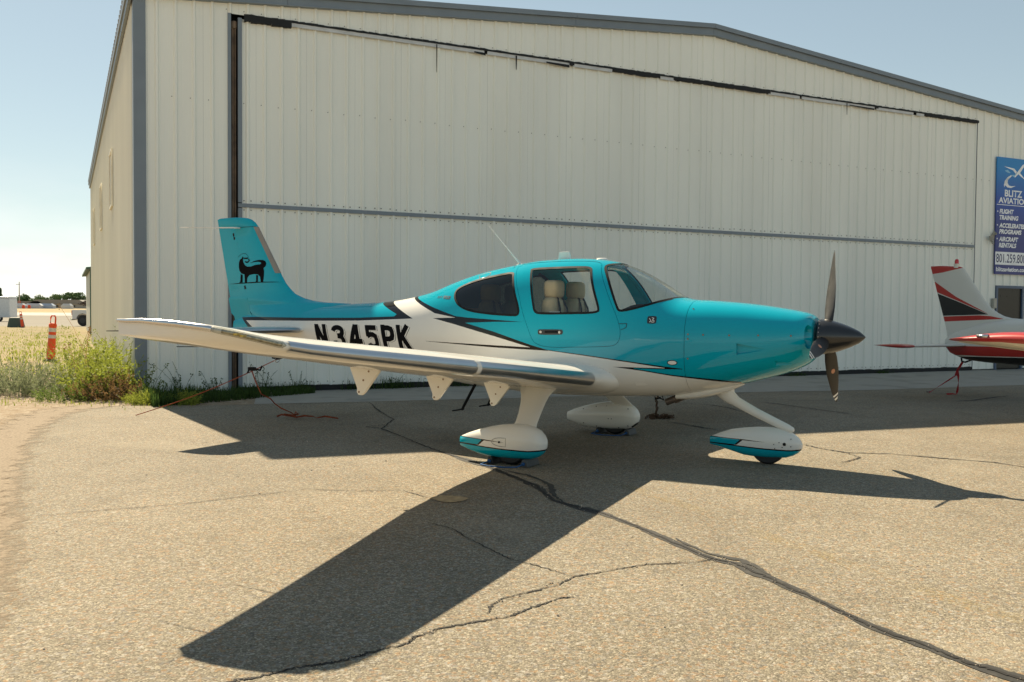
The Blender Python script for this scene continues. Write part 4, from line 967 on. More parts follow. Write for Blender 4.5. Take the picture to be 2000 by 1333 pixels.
    b.loft(rings); leg = b.build('gear_leg', M_WHITE, AP, True, 60)
PANT_R = [(B_, [(-.6,.245),(-.15,.243),(.08,.23)], [(-.6,.172),(-.33,.172),(-.23,.18),(-.16,.232),(.08,.229)]), (T_, [(-.6,.238),(-.19,.236)], [(-.6,.182),(-.25,.184),(-.19,.236)]),
          (B_, [(-.6,.182),(-.306,.178),(.045,.168),(.33,.164),(.52,.18)], None), (T_, [(-.6,.172),(-.306,.167),(.045,.155),(.33,.150),(.52,.165)], None)]
M_PANT = paint('wheel_fairing_paint', PWHITE, PANT_R)
M_PANTL = paint('far_wheel_fairing_paint', PWHITE, PANT_R+[(B_, [(.30,.06),(.33,.11),(.40,.165),(.5,.175)], None), (T_, [(.31,.055),(.35,.10),(.41,.15),(.5,.16)], None)], ymin=1.40, free=(4, 5))
PANT_N = [(c, [(x*.93+2.205, z) for x, z in u_] if u_ else None, [(x*.93+2.205, z) for x, z in l_] if l_ else None) for c, u_, l_ in PANT_R]
M_PANTN = paint('nose_fairing_paint', PWHITE, [(c, u_, l_) for c, u_, l_ in PANT_N])
def pant(cx, cy, rows, mat, name='wheel_fairing'):
    b = MB(); rings = []
    for a, zt, zb, w in rows:
        zm = (zt+zb)/2+.01
        ring_ = []
        for k in range(28):
            q = 2*math.pi*k/28; c, s_ = math.cos(q), math.sin(q); h_ = (zt-zm) if s_ > 0 else (zm-zb); ring_.append((cx+a, cy+w*math.copysign(abs(c)**.86, c), zm+h_*math.copysign(abs(s_)**.86, s_)))
        rings.append(ring_)
    b.loft(rings); return b.build(name, mat, AP, True, 70)
MAIN_ROWS = [(-.512, .222, .150, .012), (-.50, .242, .140, .030), (-.40, .284, .110, .066), (-.265, .330, .075, .105), (-.13, .366, .058, .135), (0, .391, .056, .152), (.13, .404, .056, .158), (.24, .402, .062, .152), (.32, .387, .068, .14), (.39, .355, .095, .118), (.43, .318, .123, .094), (.455, .28, .158, .062), (.468, .24, .192, .028), (.471, .224, .206, .010)]
for sgn in (-1, 1):
    p_ = pant(0 if sgn < 0 else -.06, sgn*1.35, MAIN_ROWS, M_PANT if sgn < 0 else M_PANTL)
    b = MB(); b.lathe([(-.075, .10), (-.072, .165), (-.04, .188), (.04, .188), (.072, .165), (.075, .10)], 28, 'y', (.10, sgn*1.35, .188)); b.build('main_wheel', M_TIRE, AP, True, 40)
    b = MB(); oy = sgn*(1.35+.1575); b.ribbon([(.05+.11*math.cos(q), sgn*(1.35+.1545+.003*math.cos(q)), .232+.042*math.sin(q)) for q in [math.pi/2+math.pi*i/10 for i in range(11)]]+[(.10, oy, .190), (.10, oy, .274), (.05, oy-sgn*.001, .274)], .004, (0, sgn, 0))
    b.build('axle_door', pmat('fairing_seam', (.10, .09, .08), .6), p_, fix=False)
    b = MB(); b.lathe([(-.004, .010), (.004, .010)], 10, 'y', (.03, sgn*1.5105, .232)); b.build('latch', M_BLKM, p_)
NOSE_ROWS = [(1.692, .232, .160, .012), (1.70, .240, .156, .022), (1.80, .284, .135, .052), (1.92, .327, .106, .085), (2.05, .350, .072, .105), (2.18, .366, .062, .118), (2.29, .371, .060, .122), (2.39, .368, .066, .118), (2.47, .350, .075, .108), (2.54, .317, .100, .09), (2.585, .28, .130, .066), (2.612, .245, .160, .040), (2.624, .215, .185, .014)]
npant = pant(0, 0, NOSE_ROWS, M_PANTN)
b = MB(); b.lathe([(-.06, .09), (-.058, .15), (-.03, .168), (.03, .168), (.058, .15), (.06, .09)], 28, 'y', (2.29, 0, .168)); b.build('nose_wheel', M_TIRE, AP, True, 40)
b = MB(); b.lathe([(-.004, .016), (.004, .016)], 12, 'y', (2.47, -.1085, .222)); b.build('tow_socket', M_HOLE, npant)
b = MB()
for x_, z_ in ((2.42, .235), (2.45, .19), (2.53, .20), (2.37, .215), (2.38, .175), (2.53, .275)): b.lathe([(-.003, .005), (.003, .005)], 6, 'y', (x_, -.1205+.45*abs(x_-2.36)*.2+(.012 if x_ > 2.5 else 0), z_))
b.build('fairing_screws', M_BLKM, npant)
b = MB()
for x_, z_ in ((-.30, .30), (-.30, .12), (-.12, .34), (-.12, .09), (.02, .35), (.18, .36), (.30, .33), (.30, .12), (.06, .20), (.10, .20), (.18, .09)): 
    wv = float(np.interp(x_-(-.06), [q[0] for q in MAIN_ROWS], [q[3] for q in MAIN_ROWS])); zc = .225; f_ = max(.05, 1-abs((z_-zc)/.175)**2.3)**(1/2.3); b.lathe([(-.004, .006), (.004, .006)], 6, 'y', (x_, 1.35-wv*f_*.985, z_))
b.build('far_fairing_screws', M_BLKM, AP)
b = MB(); rings = []
for a, z, ca, w, tilt in [(1.80, .86, .30, .075, 0), (1.815, .78, .265, .07, .1), (1.84, .715, .21, .062, .35), (1.89, .655, .145, .052, .75), (1.96, .61, .105, .046, .95), (2.15, .515, .09, .043, 1.0), (2.35, .425, .085, .042, 1.0), (2.47, .372, .082, .04, 1.0), (2.525, .35, .06, .034, 1.0), (2.54, .345, .02, .016, 1.)]:
    # section across the leg direction (down and forward)
    nx, nzv = math.cos(tilt*math.radians(62)), math.sin(tilt*math.radians(62))
    rings.append([(a+ca*.5*math.cos(q)*nx, w*math.sin(q), z+ca*.5*math.cos(q)*nzv) for q in [2*math.pi*i/18 for i in range(18)]])
b.loft(rings); b.build('nose_gear_leg', M_WHITE, AP, True, 60)
# steps behind the wing
for sgn in (-1, 1):
    b = MB(); b.tube([(-.95, sgn*.28, .72), (-1.11, sgn*.30, .43), (-1.14, sgn*.302, .375)], [.028, .026, .022], 8, sq=.6); b.tube([(-1.12, sgn*.302, .385), (-1.26, sgn*.305, .358)], [.028, .024], 8, sq=.35); b.build('boarding_step', M_BLKM, AP, True, 50)
# ------------------------------------------------------------------ tail
def fin_half(a, z, le, te):
    x = min(max((le-a)/(le-te), 0), 1); t = float(np.interp(z, [1.45, 1.75, 2.0, 2.8], [.13, .10, .095, .085]))*min(le-te, 1.05)
    return max(.0, 5*t*(.2969*math.sqrt(x)-.126*x-.3516*x*x+.2843*x**3-.1036*x**4))+float(np.interp(z, [1.42, 1.52, 1.60, 1.68, 1.78], [.10, .058, .024, .008, 0]))*math.sin(math.pi*min(1, x*1.15))**.8 if x < .87 else max(.0, 5*t*(.2969*math.sqrt(x)-.126*x-.3516*x*x+.2843*x**3-.1036*x**4))
FZ = [1.36, 1.42, 1.50, 1.57, 1.60, 1.616, 1.64, 1.676, 1.73, 1.792, 1.87, 1.963, 2.1, 2.3, 2.5, 2.6385, 2.6395, 2.69, 2.734, 2.758, 2.772, 2.777]
F_LE = lambda z: float(np.interp(z, [1.42, 1.50, 1.57, 1.598, 1.606, 1.616, 1.64, 1.676, 1.73, 1.792, 1.87, 1.963, 2.639, 2.69, 2.734, 2.758, 2.772, 2.777], [-2.7, -2.75, -2.82, -2.95, -3.15, -3.40, -3.62, -3.78, -3.92, -4.00, -4.08, -4.145, -4.570, -4.615, -4.68, -4.75, -4.85, -4.95]))
F_TE = lambda z: float(np.interp(z, [1.10, 1.233, 1.42, 1.465, 1.66, 1.692, 2.767, 2.777], [-4.94, -4.967, -5.015, -5.07, -5.12, -5.093, -5.331, -5.25]))
F_HG = lambda z: F_TE(z)+float(np.interp(z, [1.4, 2.777], [.40, .30]))
def fin_ring(z, x_from, x_to, n=14):
    le, te = F_LE(z), F_TE(z); R_ = []
    xs_ = [x_from+(x_to-x_from)*(.5*(1-math.cos(math.pi*i/n))) for i in range(n+1)]
    return [(a, fin_half(a, z, le, te)+.0012, z) for a in xs_]+[(a, -fin_half(a, z, le, te)-.0012, z) for a in xs_[::-1]]
b = MB(); b.loft([fin_ring(z, F_LE(z), F_HG(z) if z < 2.639 else F_TE(z)) for z in FZ]); fin = b.build('vertical_fin', M_FUS, AP, True, 55)
RZ = [1.12, 1.233, 1.36, 1.42, 1.465, 1.60, 1.655, 1.664, 1.690, 1.692, 1.8, 2.0, 2.3, 2.5, 2.60, 2.6365]
def rud_ring(z):
    te = F_TE(z); hg = float(np.interp(z, [1.12, 1.42], [-4.80, F_HG(1.42)])) if z < 1.42 else F_HG(z); le = F_LE(max(z, 1.5)); n = 8
    xs_ = [hg+(te-hg)*i/n for i in range(n+1)]; zz = max(z, 1.42)
    f_ = lambda a: max(.002, fin_half(a, zz, max(le, te+.9), te)) if True else 0
    return [(a, f_(a)+.0013, z) for a in xs_]+[(a, -f_(a)-.0013, z) for a in xs_[::-1]]
b = MB(); b.loft([rud_ring(z) for z in RZ]); rud = b.build('rudder', M_FUS, AP, True, 55)
def fin_y(a, z): return -fin_half(a, z, F_LE(z), F_TE(z))-.0035
def on_fin(name, polys, mat, par):
    me = flat_fill(polys, .03)
    for v in me.vertices: v.co = (v.co.x, fin_y(v.co.x, v.co.z), v.co.z)
    for p in me.polygons:
        if p.normal.y > 0: p.flip()
    return link_mesh(name, me, mat, par)
def lz(zx, zy): return (-5.11+((380+zx/6.665)-448)*.00932, 1.88-((410+zy/6.665)-553)*.00702)
def dense(P, k=3): return [(P[i][0]+(P[(i+1) % len(P)][0]-P[i][0])*j/k, P[i][1]+(P[(i+1) % len(P)][1]-P[i][1])*j/k) for i in range(len(P)) for j in range(k)]
BODY = [(655,610),(640,640),(618,652),(604,690),(602,750),(612,800),(640,833),(680,845),(684,900),(686,952),(715,950),(722,890),(750,855),(810,843),(865,848),(895,878),(905,945),(935,945),(943,870),(945,800),(935,770),(960,745),(968,712),(955,680),(925,665),(880,663),(830,672),(785,688),(755,703),(800,692),(850,686),(890,690),(908,705),(890,720),(830,726),(770,745),(720,745),(690,728),(675,705),(664,680),(662,650),(672,636),(664,622)]
LEG1 = [(627,840),(655,850),(655,900),(654,948),(600,957),(622,935)]; LEG2 = [(842,855),(868,858),(866,900),(866,945),(828,950),(842,930)]
GLASS_ = [(672,628),(737,628),(733,642),(716,650),(702,644),(690,650),(678,642)]
on_fin('tail_emblem', [[lz(*p) for p in P] for P in (BODY, LEG1, LEG2, GLASS_)], M_LBLK, fin)
pol = []
for path, w in (([(690,680),(715,690),(738,682),(748,665),(737,645)], .018), ([(592,620),(615,598),(640,583),(668,574),(695,576),(715,590),(728,608),(735,625)], .0045)):
    pol += stroke([lz(*p) for p in path], w)
on_fin('emblem_line', pol, M_LBLK, fin)
on_fin('emblem_ground', [[lz(447,968), lz(600,955), lz(800,944), lz(940,943), lz(1050,944), lz(1170,949), lz(1050,952), lz(900,954), lz(750,960), lz(600,965)]], M_LBLK, fin)
on_fin('hinge_cover', [[(-5.02,2.56),(-4.99,2.565),(-4.985,2.52),(-5.015,2.515)], [(-5.005,2.51),(-4.975,2.512),(-4.97,2.475),(-5.0,2.47)]], M_BLKM, fin)
on_fin('hinge_cover', [[lz(673,995), lz(690,985), lz(705,1030), lz(682,1040)]], M_BLKM, fin)
b = MB(); n = 14; zs_ = [2.005+(2.636-2.005)*i/n for i in range(n+1)]; rows = []
for z in zs_:
    le = F_LE(z); te = F_TE(z); rows.append([(le-x+.0015, s_*(fin_half(le-x, z, le, te)+.004), z) for x, s_ in ((.068, 1), (.03, 1), (.008, 1), (-.002, 0), (.008, -1), (.03, -1), (.068, -1))])
b.add([p for r_ in rows for p in r_], [(i*7+j, i*7+j+1, (i+1)*7+j+1, (i+1)*7+j) for i in range(n) for j in range(6)]); b.build('fin_leading_strip', M_GREY, fin, True)
b = MB(); b.tube([(a, fin_y(a, 2.637), 2.637) for a in np.linspace(-4.60, -5.0, 6)], .0035, 6); b.build('cap_seam', M_SEAMD, fin)
b = MB(); b.tube([(-4.86, -.05, 2.625), (-4.9, -.14, 2.625), (-5.35, -.30, 2.63), (-5.62, -.40, 2.632)], [.012, .009, .007, .004], 8); b.build('whip_antenna', M_WHITE, fin, True)
b = MB(); b.tube([(-4.86, .05, 2.625), (-4.9, .14, 2.625), (-5.35, .30, 2.66), (-5.62, .40, 2.63)], [.012, .009, .007, .004], 8); b.build('whip_antenna', M_BLKM, fin, True)
# horizontal stabiliser with elevators
for sgn in (-1, 1):
    b = MB(); rings = []; em = MB(); er_ = []
    for l in (.06, .3, .8, 1.3, 1.65, 1.75, 1.80, 1.825):
        le = -3.56-.20*l-(.05 if l > 1.7 else 0)-(.10 if l > 1.79 else 0)-(.12 if l > 1.82 else 0); te = -4.56+.015*l; ch = le-te; hx = .60
        sec_ = [(x, z) for x, z in airfoil(.10 if l < 1.79 else .05, 14, 0.)]
        rings.append([(le-x*ch, sgn*l, 1.255+z*ch) for x, z in sec_])
    b.loft(rings); st = b.build('tailplane', M_WHITE, AP, True, 50)
    rows = []
    for l in np.linspace(.25, 1.72, 10):
        le = -3.56-.20*l; te = -4.56+.015*l; ch = le-te; yt = lambda x: .5*(.2969*math.sqrt(x)-.126*x-.3516*x*x)
        rows.append([(le-x*ch+.003, sgn*l, 1.255+s_*(yt(x)*ch+.003)) for x, s_ in ((.06, 1), (.02, 1), (.004, 1), (0, 0), (.004, -1), (.02, -1), (.06, -1))])
    b = MB(); b.add([p for r_ in rows for p in r_], [(i*7+j, i*7+j+1, (i+1)*7+j+1, (i+1)*7+j) for i in range(9) for j in range(6)]); b.build('leading_edge_panel', M_TI, st, True)
b = MB(); b.prism([(-4.05,.95),(-4.10,.875),(-4.22,.845),(-4.32,.86),(-4.34,.94)], -.012, .012); b.build('tail_skid', M_BLKM, AP)
# aerials on the roof
b = MB(); b.tube([(-.545, 0, 2.045), (-.58, 0, 2.09), (-.72, 0, 2.24), (-.975, 0, 2.515)], [.022, .014, .008, .004], 8); b.lathe([(2.03, .05), (2.052, .045), (2.062, .02)], 12, 'z', (-.55, 0, 0)); b.build('comm_antenna', M_WHITE, AP, True, 50)
b = MB(); b.prism([(-.085,2.085),(-.06,2.108),(-.05,2.182),(.045,2.186),(.065,2.18),(.082,2.10),(.10,2.085)], -.022, .022); b.build('blade_antenna', M_WHITE, AP, bevel=.008)
b = MB(); b.lathe([(2.066, .075), (2.088, .072), (2.103, .05), (2.106, .01)], 18, 'z', (.46, 0, 0)); b.build('dome_antenna', M_WHITE, AP, True, 50)
o_ = on_body('chute_cover', [smooth_poly([(-.95,1.93),(-.80,1.965),(-.76,1.915),(-.88,1.875)], 1)], M_TEAL, AP, .003)
pol = stroke(smooth_poly([(-.95,1.93),(-.80,1.965),(-.76,1.915),(-.88,1.875)], 1)+[smooth_poly([(-.95,1.93),(-.80,1.965),(-.76,1.915),(-.88,1.875)], 1)[0]], .006); on_body('cover_seam', pol, M_SEAMD, o_, .0042)
pol = stroke([(.905,1.395),(.99,1.397),(.985,1.36),(.96,1.345),(.93,1.335)], .006); on_body('hinge_seam', pol, M_SEAMD, AP, .002)
# ------------------------------------------------------------------ cabin interior
def rbox(b, x0, x1, y0, y1, z0, z1, r=.05, n=5):
    pts = []
    for k in range(9):
        t = -math.pi/2+math.pi*k/8; zz = (z0+z1)/2+((z1-z0)/2)*math.copysign(abs(math.sin(t))**.45, math.sin(t)); sc = max(.05, abs(math.cos(t))**.45)
        pts.append([((x0+x1)/2+(x1-x0)/2*sc*math.copysign(abs(math.cos(q))**.6, math.cos(q)), (y0+y1)/2+(y1-y0)/2*sc*math.copysign(abs(math.sin(q))**.6, math.sin(q)), zz) for q in [2*math.pi*i/16 for i in range(16)]])
    b.loft(pts)
for a_, zz in ((.02, 0), (-.78, -.04)):
    for s_ in (-1, 1):
        c = s_*.28; st = empty('seat', (0, 0, 0)); st.parent = AP
        b = MB(); rbox(b, a_-.10, a_+.10, c-.20, c+.20, 1.02+zz, 1.68+zz); o = b.build('seat_back', M_LEATH, st, True, 70); 
        b = MB(); rbox(b, a_-.09, a_+.09, c-.13, c+.13, 1.66+zz, 1.86+zz); b.build('headrest', M_LEATH, st, True, 70)
        b = MB(); rbox(b, a_-.02, a_+.46, c-.22, c+.22, .92+zz, 1.10+zz); b.build('seat_cushion', M_LEATH, st, True, 70)
        b = MB()
        for d in (-.09, .09): b.ribbon([(a_+.07, c+d*.6, 1.67+zz), (a_+.115, c+d, 1.55+zz), (a_+.12, c+d*1.1, 1.35+zz), (a_+.15, c+d*.7, 1.14+zz)], .05, (1, 0, .1))
        b.build('harness', M_BLKM, st, fix=False)
b = MB(); rg = []
for a, zt_, zb_ in ((.74, 1.47, 1.05), (.80, 1.56, 1.0), (.90, 1.60, .95), (1.02, 1.605, .95), (1.15, 1.59, .95), (1.28, 1.57, .95), (1.38, 1.55, .95)):
    rw = []
    for k in range(13):
        t = -1+2*k/12; z_ = zt_-.07*t*t; rw.append((a, t*min(.50, float(halfw(a, z_))-.05), z_))
    rw += [(a, .45, zb_), (a, -.45, zb_)]; rg.append(rw)
b.loft(rg); b.build('instrument_panel', M_BLKM, AP, True, 40)
b = MB(); b.box(-1.6, 1.4, -.48, .48, .80, .84); b.build('cabin_floor', pmat('dark_carpet', (.06, .055, .05), .95), AP)
b = MB(); b.prism([(-1.22,.84),(-1.28,1.55),(-1.34,1.55),(-1.30,.84)], -.40, .40); b.build('baggage_wall', M_LINER, AP)
for s_ in (-1, 1):
    b = MB(); P = [surf(a, z, s_, -.05) for a, z in [(-.46,1.96),(-.41,1.90),(-.30,1.70),(-.22,1.50),(-.17,1.36)]]; b.tube(P, .035, 8, sq=.5); b.build('belt_pillar', M_BLKM, AP, True)
b = MB(); b.prism([(.10,1.492),(.10,1.515),(.22,1.515),(.22,1.492)], -.56, -.555); b.build('placard', M_LWHT, AP)
# ------------------------------------------------------------------ tie-downs and chocks
M_STRAP = pmat('orange_strap', (.26, .048, .014), .8, var=.2, scale=30); M_STRAPR = pmat('red_strap', (.33, .012, .015), .8, var=.2, scale=30)
M_CHAIN = pmat('rusty_chain', (.10, .055, .03), .7, metal=.4, var=.3, scale=30)
def LW(a, l, z, base=(.5737, 10.3134), h=.4974):
    F = (math.cos(h), -math.sin(h)); R_ = (-math.sin(h), -math.cos(h)); return (base[0]+a*F[0]+l*R_[0], base[1]+a*F[1]+l*R_[1], z)
ringp = Vector(LW(-4.24, 0, .850)); anc = Vector((-5.313, 12.971, .01)); bk = ringp.lerp(anc, .17)
sd = empty('tie_down_strap', anc); tag(sd, 'orange ratchet strap tying the teal aircraft tail down to the asphalt', 'strap')
V = lambda p: tuple(Vector(p)-anc)
def strap_mesh(pts, w, nm, mat, par, org, tw=None):
    b = MB(); P = [Vector(p)-org for p in pts]; vs = []; fs = []
    for i, p in enumerate(P):
        t = (P[min(i+1, len(P)-1)]-P[max(i-1, 0)]).normalized(); up = Vector((0, 0, 1)) if abs(t.z) < .9 else Vector((1, 0, 0))
        a = t.cross(up).normalized(); c = a.cross(t).normalized(); an = (tw[i] if tw else 0); d = a*math.cos(an)+c*math.sin(an); n_ = t.cross(d)*.0015
        vs += [tuple(p-d*w/2-n_), tuple(p+d*w/2-n_), tuple(p+d*w/2+n_), tuple(p-d*w/2+n_)]
        if i:
            o = 4*i
            for k in range(4): fs.append((o-4+k, o-4+(k+1) % 4, o+(k+1) % 4, o+k))
    b.add(vs, fs); return b.build(nm, mat, par, fix=False)
n = 16
strap_mesh([ringp.lerp(anc, i/n)-Vector((0, 0, .05*math.sin(math.pi*i/n))) for i in range(n+1)], .012, 'taut_strap', M_STRAP, sd, anc, [1.2+.05*i for i in range(n+1)])
tail = [bk-Vector((0, 0, .02)), bk+Vector((.05, -.02, -.15)), bk+Vector((.14, -.05, -.33))]
g0 = Vector((-3.0, 12.80, .02)); p0 = tail[-1]
tail += [p0.lerp(g0, t)+Vector((.03*math.sin(9*t), 0, 0)) for t in (.2, .4, .6, .8, 1.)]
strap_mesh(tail, .018, 'loose_strap', M_STRAP, sd, anc, [1.4, 1.1, .6, 1.5, .3, 1.3, .5, .2])
strap_mesh([g0+Vector((-.29, .07, 0)), g0+Vector((-.22, .05, .03)), g0+Vector((-.1, .02, .01)), g0, g0+Vector((.12, -.03, .025)), g0+Vector((.25, -.06, .02)), g0+Vector((.30, -.08, .0)), g0+Vector((.42, -.12, .03)), g0+Vector((.62, -.2, .012))], .026, 'loose_strap', M_STRAP, sd, anc, [.9, 1.2, .5, .9, 1.2, .7, .4, 1.2, .9])
strap_mesh([g0+Vector((-.2, .1, 0.03)), g0+Vector((-.05, .03, .02)), g0+Vector((.03, .0, .05)), g0+Vector((.0, -.03, .08)), g0+Vector((-.04, 0, .02))], .03, 'strap_knot', M_STRAP, sd, anc, [.9, 1.2, .5, .9, .2])
b = MB(); o = bk-anc; b.box(o.x-.05, o.x+.05, o.y-.025, o.y+.025, o.z-.02, o.z+.03); b.tube([(o.x+.03, o.y, o.z+.01), (o.x+.12, o.y-.03, o.z-.01), (o.x+.15, o.y-.04, o.z+.05)], .014, 8); b.tube([(o.x-.03, o.y, o.z+.01), (o.x-.06, o.y, o.z-.05)], .012, 8); b.build('ratchet', M_BLKM, sd, bevel=.004)
b = MB(); o = ringp-anc; b.tube([(o.x+.03*math.cos(q), o.y, o.z+.03*math.sin(q)-.01) for q in [2*math.pi*i/10 for i in range(11)]], .006, 6); b.build('hook', M_STEEL, sd)
# left wing rope and chain heap
cb = Vector((2.075, 13.13, .0)); ch = empty('tie_down_chain', cb); tag(ch, 'rusty tie-down chain heaped on the asphalt under the far wing', 'chain')
lt = Vector(LW(-.05, -4.3, 1.13))-cb
b = MB(); b.tube([tuple(lt), (.02, .02, .62), (0, 0, .40)], .006, 6); b.build('rope', M_BLKM, ch)
b = MB(); b.tube([(0, 0, .42), (-.03, 0, .36), (-.02, 0, .28), (.05, 0, .30), (.10, 0, .26), (.07, 0, .36), (0, 0, .41)], .016, 7); b.build('buckle', M_BLKM, ch, True)
b = MB(); r = random.Random(2)
def link_(c, d, s=.03):
    u_ = Vector(d).normalized(); v_ = u_.orthogonal().normalized(); b.tube([Vector(c)+u_*s*math.cos(q)+v_*s*.55*math.sin(q) for q in [2*math.pi*i/8 for i in range(9)]], .007, 5)
for i in range(9): link_((r.uniform(-.01, .01), 0, .30-.032*i), (r.uniform(-.3, .3), r.uniform(-.5, .5), 1))
for i in range(46): link_((r.gauss(.03, .12), r.gauss(0, .05), abs(r.gauss(.02, .018))+.008), (r.uniform(-1, 1), r.uniform(-1, 1), r.uniform(-.3, .3)))
b.build('links', M_CHAIN, ch)
M_ROPE = pmat('blue_rope', (.015, .085, .24), .8, var=.2, scale=60); M_CHOCK = pmat('black_chock', (.02, .02, .02), .6, var=.2)
def chock(l, label):
    o = Vector(LW(.10, l, 0)); t = empty('wheel_chock', o, -.4974); tag(t, label, 'chock', 'rope-linked wheel chocks')
    sg = -1
    for dx in (-.19, .19):
        b = MB(); b.prism([(dx-.045, 0.002), (dx+.045, .002), (dx+.02, .075), (dx-.02, .075)], -.13, .13); b.build('chock_bar', M_CHOCK if dx < 0 else pmat('grey_chock', (.07, .075, .075), .6), t, bevel=.008)
        b = MB(); b.tube([(dx, -.132, .035), (dx, -.15, .035)], .017, 10); b.build('rope_knot', M_ROPE, t, True)
    b = MB(); b.tube([(-.19, -.15, .035), (-.23, -.24, .014), (-.12, -.275, .010), (.05, -.26, .010), (.16, -.22, .014), (.19, -.15,   .035)], .0065, 8); b.build('rope', M_ROPE, t, True)
chock(1.35, 'black wheel chocks with blue rope under the near main wheel'); chock(-1.35, 'black wheel chocks with blue rope under the far main wheel')
# ------------------------------------------------------------------ white and red aircraft at the right edge
T2 = (8.35, 17.3); H2 = 1.08
A2 = empty('parked_aircraft', (*T2, 0), -H2); tag(A2, 'white light aircraft with red and black striped tail at the right edge', 'aircraft')
W2 = (.62, .61, .56); RED = (.42, .028, .022)
M_A2 = paint('white_red_paint', W2, [(PBLACK, [(-.5,.75),(.6,.765),(1.6,.79),(7,.80)], None), (W2, [(-.5,.80),(.2,.775),(.6,.775),(1.6,.80),(7,.82)], [(-.5,.74),(.2,.745),(.6,.76),(1.6,.785),(7,.80)]), (RED, [(-.3,.93),(.3,.945),(1.6,.97),(7,1.0)], [(-.3,.74),(.2,.775),(.6,.775),(1.6,.80),(7,.82)])], .5, .35)
def fin2_layers():
    return [(RED, None, [(-.7,2.285),(-.551,2.30),(-.3,2.325),(.103,2.394),(.2,2.42)]),
            (RED, [(-.52,2.155),(-.469,2.15),(.0,1.86),(.639,1.556)], [(-.52,1.95),(-.41,1.945),(.1,1.76),(.639,1.55)]),
            (PBLACK, [(-.5,1.95),(-.408,1.925),(.1,1.75),(.66,1.535)], [(-.5,1.50),(-.264,1.502),(.66,1.53)]),
            (RED, [(-.4,1.485),(-.264,1.488),(.5,1.515),(.72,1.50),(.957,1.456)], [(-.4,1.39),(-.24,1.392),(.957,1.452)])]
M_F2 = paint('striped_fin_paint', W2, fin2_layers(), .4, .4); M_RED = paint('gloss_red_paint', RED, [], .6, .3); M_W2 = paint('ivory_paint', W2, [], .4, .35); M_TIP2 = paint('red_over_ivory_tip', (.66, .59, .45), [(RED, None, [(2.9,1.15),(3.4,1.17),(4.0,1.175),(4.8,1.14)])], .6, .3)
S2 = [(-.22, 1.06, .92, .02), (-.15, 1.12, .83, .05), (0, 1.20, .765, .09), (.25, 1.28, .69, .14), (.7, 1.40, .655, .21), (1.34, 1.46, .634, .29), (2.2, 1.52, .60, .40), (3.1, 1.72, .58, .50), (3.7, 1.92, .57, .54), (4.3, 1.95, .57, .55), (4.9, 1.80, .58, .54), (5.3, 1.58, .60, .52), (6.0, 1.50, .66, .46), (6.5, 1.42, .76, .36), (6.62, 1.34, .86, .24)]
b = MB(); rg = []
Sa = np.array(S2)
for a in np.linspace(-.22, 6.62, 60):
    zt, zb, w = [float(pchip(Sa[:, 0], Sa[:, k], np.array([a]))[0]) for k in (1, 2, 3)]
    rg.append([(a, w*math.copysign(abs(math.cos(q))**.8, math.cos(q)), (zt+zb)/2+(zt-zb)/2*math.copysign(abs(math.sin(q))**.8, math.sin(q))) for q in [2*math.pi*i/32 for i in range(32)]])
b.loft(rg); f2 = b.build('fuselage', M_A2, A2, True, 60)
for s_ in (-1, 1):
    for a0, a1 in ((3.2, 3.75), (3.85, 4.6)):
        b = MB(); b.add([(a, s_*(.47+.05*(1-abs(a-4)/1.2)-(z-1.45)*.42), z) for a, z in ((a0, 1.45), (a1, 1.45), (a1-.05, 1.76), (a0+.1, 1.74))], [(0, 1, 2, 3)]); b.build('cabin_window', M_DGLASS, A2, fix=False)
b = MB(); rg = []
FZ2 = [1.05, 1.20, 1.38, 1.45, 1.467, 1.50, 1.557, 1.65, 1.779, 2.0, 2.2, 2.364, 2.40, 2.42, 2.452]
LE2 = lambda z: float(np.interp(z, [1.05, 1.44, 1.455, 1.467, 1.50, 1.557, 1.65, 1.779, 2.364, 2.40, 2.42, 2.452], [1.5, 1.42, 1.30, 1.10, .96, .838, .70, .583, .156, .11, .06, -.30])); TE2 = lambda z: float(np.interp(z, [1.05, 1.28, 2.44, 2.452], [-.17, -.215, -.578, -.575]))
def half2(x): return 5*.075*(.2969*math.sqrt(x)-.126*x-.3516*x*x+.2843*x**3-.1036*x**4)
for z in FZ2:
    le, te = LE2(z), TE2(z); n = 12; xs_ = [.5*(1-math.cos(math.pi*i/n)) for i in range(n+1)]; c = min(le-te, 1.0)
    rg.append([(le-x*(le-te), half2(x)*c+.001, z) for x in xs_]+[(le-x*(le-te), -half2(x)*c-.001, z) for x in xs_[::-1]])
b.loft(rg); fin2 = b.build('vertical_fin', M_F2, A2, True, 55)
b = MB(); b.lathe([(2.40, .05), (2.46, .05), (2.475, .055), (2.48, .04)], 14, 'z', (-.02, 0, 0)); bc = b.build('beacon_base', M_W2, A2, True, 40)
b = MB(); b.lathe([(2.48, .038), (2.53, .038), (2.56, .028), (2.57, .005)], 14, 'z', (-.02, 0, 0)); b.build('beacon_lens', pmat('red_beacon_lens', (.45, .01, .012), .2, coat=.5), A2, True, 50)
